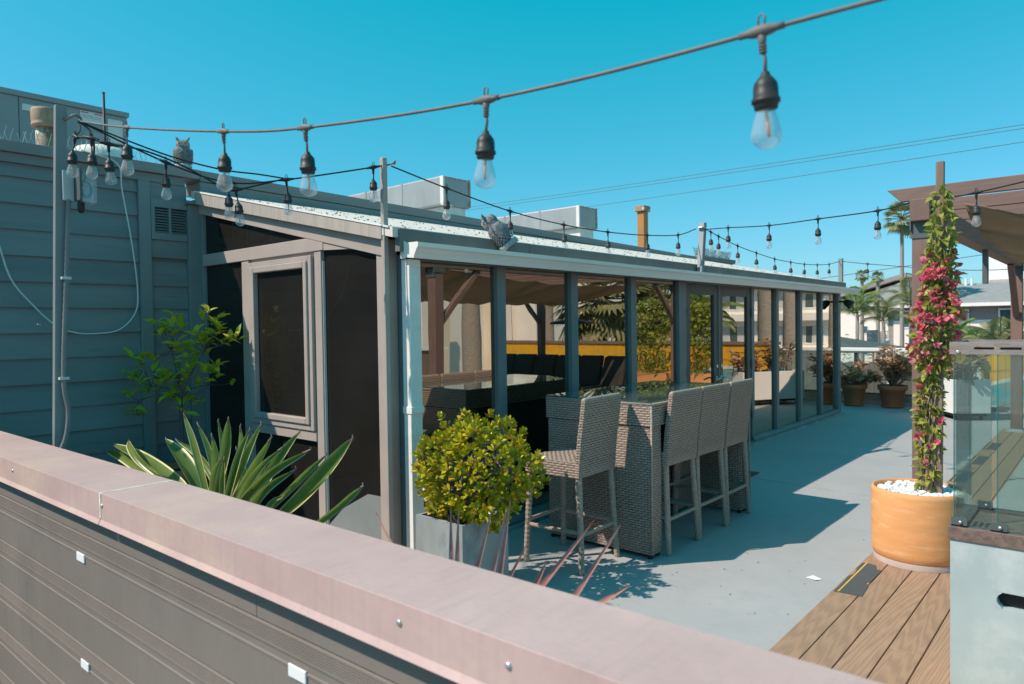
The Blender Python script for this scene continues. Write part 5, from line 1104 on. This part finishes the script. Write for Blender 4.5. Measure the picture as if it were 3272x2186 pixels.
# white apartments to the right that show in the glass
def block(label, x0, x1, y0, y1, zt, m, face, nx, st=2.7, recess=True, zb=-4.):
    t = thing('apartment_block', label, 'building', ((x0 + x1) / 2, (y0 + y1) / 2, zb))
    part('wall', B(x0, x1, y0, y1, zb, zt), m, t); part('parapet', B(x0 - .1, x1 + .1, y0 - .1, y1 + .1, zt + .001, zt + .35), 'stucco', t)
    z = zb + .9
    while z + 1.7 < zt:
        for i in range(nx):
            if face == 'x': windows(t, x0, y0 + (i + .5) * (y1 - y0) / nx, z, 1.6, 1.4, 'x')
            else: windows(t, x0 + (i + .5) * (x1 - x0) / nx, y0, z, 2.4, 1.6, 'y', panes=3)
        if face == 'y': part('floor_band', B(x0 - .02, x1 + .02, y0 - 1.0, y0 - .001, z - .95, z - .35), m, t)
        z += st
    return t
def terrace_flat(label, x, y0, y1, zt, m, seed, step=2.2):
    # a white terraced block facing the lounge: a low front, a set-back upper storey, balconies and dark openings
    q = random.Random(seed); t = thing('apartment_block', label, 'building', (x + 6, (y0 + y1) / 2, -4))
    zm = zt - 3.0
    part('front_wall', B(x, x + 10, y0, y1, -4, zm), m, t); part('upper_wall', B(x + step, x + 10, y0 + .5, y1 - .7, zm + .001, zt), 'stucco' if m == 'cream' else m, t)
    part('roof_edge', B(x + step - .25, x + 10, y0 + .3, y1 - .5, zt + .001, zt + .3), 'stucco', t); part('parapet', B(x - .05, x + .12, y0, y1, zm + .001, zm + .75), 'white', t)
    part('pilaster', B(x - .5, x - .001, y0 + (y1 - y0) * .62, y0 + (y1 - y0) * .70, -4, zm + .6), 'cream' if m != 'cream' else 'stucco', t)
    n = int((y1 - y0) / 2.6)
    for i in range(n):
        y = y0 + (i + .5) * (y1 - y0) / n
        if q.random() < .8: windows(t, x + step, y, zm + .9, 1.5, 1.5, 'x')
        if q.random() < .55: windows(t, x, y, zm - 2.0, q.choice((.7, 1.1, 1.5)), q.choice((.8, 1.2)), 'x')
        if q.random() < .6: part('opening', B(x - .01, x + .05, y - .9, y + .9, -1.6, .2), 'win', t)
terrace_flat('cream terraced apartment block, nearest of the row to the right', 20.5, 21, 27.5, 5.6, 'cream', 3)
terrace_flat('white terraced block beside the cream apartment block', 22.0, 27.8, 34.5, 6.6, 'stucco', 5, 3.)
terrace_flat('white block with blank walls in the middle of the row to the right', 20.2, 34.8, 42, 7.0, 'stucco', 8, 1.2)
terrace_flat('tall white block behind the mirrored fan palm', 21.0, 42.3, 52, 9.5, 'white', 12, 2.)
block('long white balcony building with dark window bands beyond the mural wall', 3.5, 19.8, 60, 70, 9.0, 'stucco', 'y', 5, 2.9)
fb = thing('screen_fence', 'dark blue grey screen fence in front of the balcony building', 'fence', (10, 45, -4))
for i in range(20): part('panel', B(1 + i * 1.0, 1.97 + i * 1.0, 45, 45.08, -4, -.1), 'trim', fb)
hb = MB()
# palms
def fan_palm(label, x, y, zc, r, zb=-4., tr=.22, n=34, lean=0.):
    t = thing('fan_palm', label, 'palm tree', (x - lean, y, zb), 'palm trees around the terrace')
    part('trunk', MB().tube(smoothpts([(x - lean, y, zb), (x - lean * .4, y, (zb + zc) / 2), (x, y, zc)], 6), [tr * (1.15 - .35 * i / 12) for i in range(13)], 10), 'trunk', t, True)
    f = MB(); f.tube([(0, 0, 0), (0, r * .5, 0)], [.02 * r, .012 * r], 4)
    for k in range(13):
        a = (k - 6) * .19; d = V((math.sin(a), math.cos(a), 0)); q = V((math.cos(a), -math.sin(a), 0)); s = V((0, r * .48, 0)); L = r * .55 * (1 - .05 * abs(k - 6))
        f.add([s, s + d * L * .55 + q * .045 * r, s + d * L - V((0, 0, .12 * r)), s + d * L * .55 - q * .045 * r], [(0, 1, 2, 3)])
    ms = []
    for i in range(n):
        a = i * 2.4; el = 1.25 - 2.2 * (i / n); d = V((math.cos(a) * math.cos(el), math.sin(a) * math.cos(el), math.sin(el))); ms.append(orient((x, y, zc), d, R.uniform(-.3, .3), R.uniform(.85, 1.1)))
    scatter(t, 'frond', [f], 'palm', ms)
def feather_palm(label, x, y, zc, r, zb=-4., tr=.10, n=10, m='hedge'):
    t = thing('feather_palm', label, 'palm tree', (x, y, zb), 'palm trees around the terrace')
    part('trunk', MB().tube([(x, y, zb), (x, y, (zb + zc) / 2), (x, y, zc)], [tr * 1.2, tr, tr * .9], 8), 'trunk', t, True)
    f = MB(); pts = [V((0, r * q, .30 * r * math.sin(q * 2.2) - .35 * r * q * q)) for q in [k / 8 for k in range(9)]]; f.tube(pts, .012 * r, 4)
    for k in range(22):
        q = .12 + .88 * k / 22; p = V((0, r * q, .30 * r * math.sin(q * 2.2) - .35 * r * q * q)); L = r * .26 * math.sin(.35 + q * 2.5)
        for s in (-1, 1): f.add([p, p + V((s * L * .5, L * .25 + .02 * r, -.02 * r)), p + V((s * L, L * .55, -.16 * r)), p + V((s * L * .5, L * .25 - .025 * r, -.02 * r))], [(0, 1, 2, 3)])
    ms = []
    for i in range(n):
        a = i * 2.4; el = 1.2 - 1.3 * (i / n); d = V((math.cos(a) * math.cos(el), math.sin(a) * math.cos(el), math.sin(el))); ms.append(orient((x, y, zc), d, R.uniform(-.2, .2), R.uniform(.8, 1.15)))
    scatter(t, 'frond', [f], m, ms)
fan_palm('very tall thin fan palm standing left of the brown pergola post', -12.6, 60, 9.3, 1.65, tr=.15)
fan_palm('small distant round fan palm above the pink roof, left of two', -23.1, 90, 6.9, .95)
fan_palm('small distant fan palm just above the pink roof slope, right of two', -21.4, 90, 6.6, .9)
feather_palm('young bright green feather palm right beside the sunroom end', -10.5, 40, 2.0, 1.75, m='hedge')
feather_palm('brownish feather palm in the middle in front of the pink house', -9.25, 40, 1.6, 1.6, m='palm')
feather_palm('feather palm half hidden behind the tall fan palm trunk', -8.4, 42, 2.4, 1.7, m='palm')
feather_palm('pale feather palm close behind the pergola post', -7.7, 43, 3.0, 1.5, m='palm')
feather_palm('bushy low palm right of the flowering vine', -5.6, 36, .2, 1.6, m='hedge', n=22)
feather_palm('broad low palm in front of the grey roofed house', -4.4, 34, -.1, 1.7, m='hedge', n=24)
feather_palm('low palm at the right edge in front of the white wall', -3.2, 30, .3, 1.5, m='palm', n=22)
fan_palm('big bushy fan palm reflected beside the heater hood', 5.0, 19.2, 2.5, 2.0, tr=.28, n=52)
fan_palm('second bushy fan palm beside the mirrored white blocks', 4.2, 21.5, 2.2, 1.8, tr=.2, n=46)
fan_palm('tall palm trunk reflected in the first pane', 13.5, 22, 9.5, 2.0, tr=.42)
fan_palm('pale palm trunk reflected in the second pane', 9.7, 22.5, 9.0, 1.8, tr=.25)
fan_palm('thick palm trunk reflected right of the doors', .62, 22, 7.6, 1.9, tr=.30)
fan_palm('thick palm trunk reflected in the far panes', -.10, 22, 7.9, 1.1, tr=.24)
fan_palm('slim palm trunk reflected in the last pane', -.75, 24, 8.2, .8, tr=.14)
feather_palm('young palm reflected right of the doors', 1.9, 20, 1.6, 1.3, m='hedge', n=18)
def shrub(label, c, r, n, m='hedge', L=.5):
    t = thing('shrub', label, 'shrub', (c[0], c[1], c[2])); ms = []; c = V(c)
    part('stems', MB().tube([c, c + V((0, 0, r[2]))], [.1, .05], 6), 'bark', t)
    for i in range(n):
        d = rnd_dir(); d.z = abs(d.z); p = c + V((d.x * r[0], d.y * r[1], d.z * r[2])) * R.uniform(.6, 1.05); ms.append(orient(p, d + rnd_dir() * .8, R.uniform(-1, 1), R.uniform(.6, 1.2)))
    scatter(t, 'leaf', [leaf(L, L * .35, .2, .3)], m, ms)
shrub('mass of pale green spiky foliage below the grey roofed house', (-6.3, 44, -4), (3.0, 2, 5.2), 520)
shrub('green bush behind the glass railing left of the pots', (-13.5, 46, -4), (1.6, 1.5, 3.2), 260, L=.35)
shrub('hillside bush far beyond the sunroom end', (-24, 80, -4), (3, 3, 5.0), 260)

# street furniture beyond the railing
um = thing('canvas_roof', 'grey green canvas roof just beyond the white railing', 'canvas roof', (-6.4, 23, -4))
part('canvas', MB().add([(-9.5, 20.5, .82), (-5.0, 20.5, .80), (-5.0, 25, .80), (-9.5, 25, .82), (-7.2, 22.7, 1.32)], [(0, 1, 4), (1, 2, 4), (2, 3, 4), (3, 0, 4)]), 'umbrella', um)
for x, y in ((-9.2, 20.8), (-5.5, 20.8), (-5.5, 24.7), (-9.2, 24.7)): part('pole', MB().tube([(x, y, -4), (x, y, .8)], .05, 8), 'rail_dark', um)
df = thing('timber_fence', 'dark timber fence beyond the terrace railing', 'fence', (-8, 31, -4))
for i in range(26): part('board', B(-9.5 + i * .2, -9.31 + i * .2, 31, 31.05, -4, -.05 + .05 * (i % 2)), 'rim', df)
cw = thing('sign_wall', 'low white wall with script lettering across the street', 'wall', (-14, 63.5, -3.86))
part('wall', B(-24, -4, 63.3, 63.6, -3.85, -2.65), 'white', cw); part('wall_base', B(-24.05, -4, 63.2, 63.2995, -3.85, -3.5), 'slat', cw)
def lettering(txt, x, z, s, m, par, y=63.29, shear=.25):
    cu = bpy.data.curves.new('lettering', 'FONT'); cu.body = txt; cu.size = s; cu.shear = shear; cu.extrude = .01; ob = bpy.data.objects.new('lettering', cu); col.objects.link(ob)
    dg = bpy.context.evaluated_depsgraph_get(); me = bpy.data.meshes.new_from_object(ob.evaluated_get(dg)); bpy.data.objects.remove(ob); me.materials.clear(); me.materials.append(M[m])
    mt = Matrix.Rotation(math.pi / 2, 4, 'X'); mt.translation = V((x, y, z)) - org(par); put('lettering', me, par, mt)
lettering('Thai', -12.85, -3.32, .78, 'glassedge', cw); lettering('S', -14.4, -3.38, .95, 'labelred', cw); lettering('ro', -13.75, -3.32, .62, 'labelgrey', cw)
sg = thing('shop_sign', 'dark square sign on a pole among the palms', 'sign', (-10.1, 41.5, -4))
part('pole', MB().tube([(-10.1, 41.5, -4), (-10.1, 41.5, .6)], .05, 8), 'rail_dark', sg); part('board', B(-10.4, -9.85, 41.4, 41.48, .45, 1.15), 'ac', sg); part('board', B(-9.75, -9.3, 41.4, 41.48, .25, .6), 'label', sg)
def wire(label, p0, p1, r, sag):
    a, b = V(p0), V(p1); single('power_line', MB().tube([a.lerp(b, t) - V((0, 0, sag * 4 * t * (1 - t))) for t in [i / 20 for i in range(21)]], r, 5), 'steel', label, 'power line', True, group='overhead wires in the sky')
wire('uppermost overhead wire rising to the right across the sky', (-34, 30, 8.75), (4, 30, 8.30), .011, .12)
wire('second overhead wire just under the uppermost one', (-34, 30, 8.58), (4, 30, 8.18), .011, .12)
wire('third overhead wire running lower across the sky', (-26, 30, 7.70), (4, 30, 7.81), .011, .1)
wire('thin wire crossing behind the far string lights', (-5.2, 14.2, 2.42), (1, 14.2, 3.06), .006, .02)
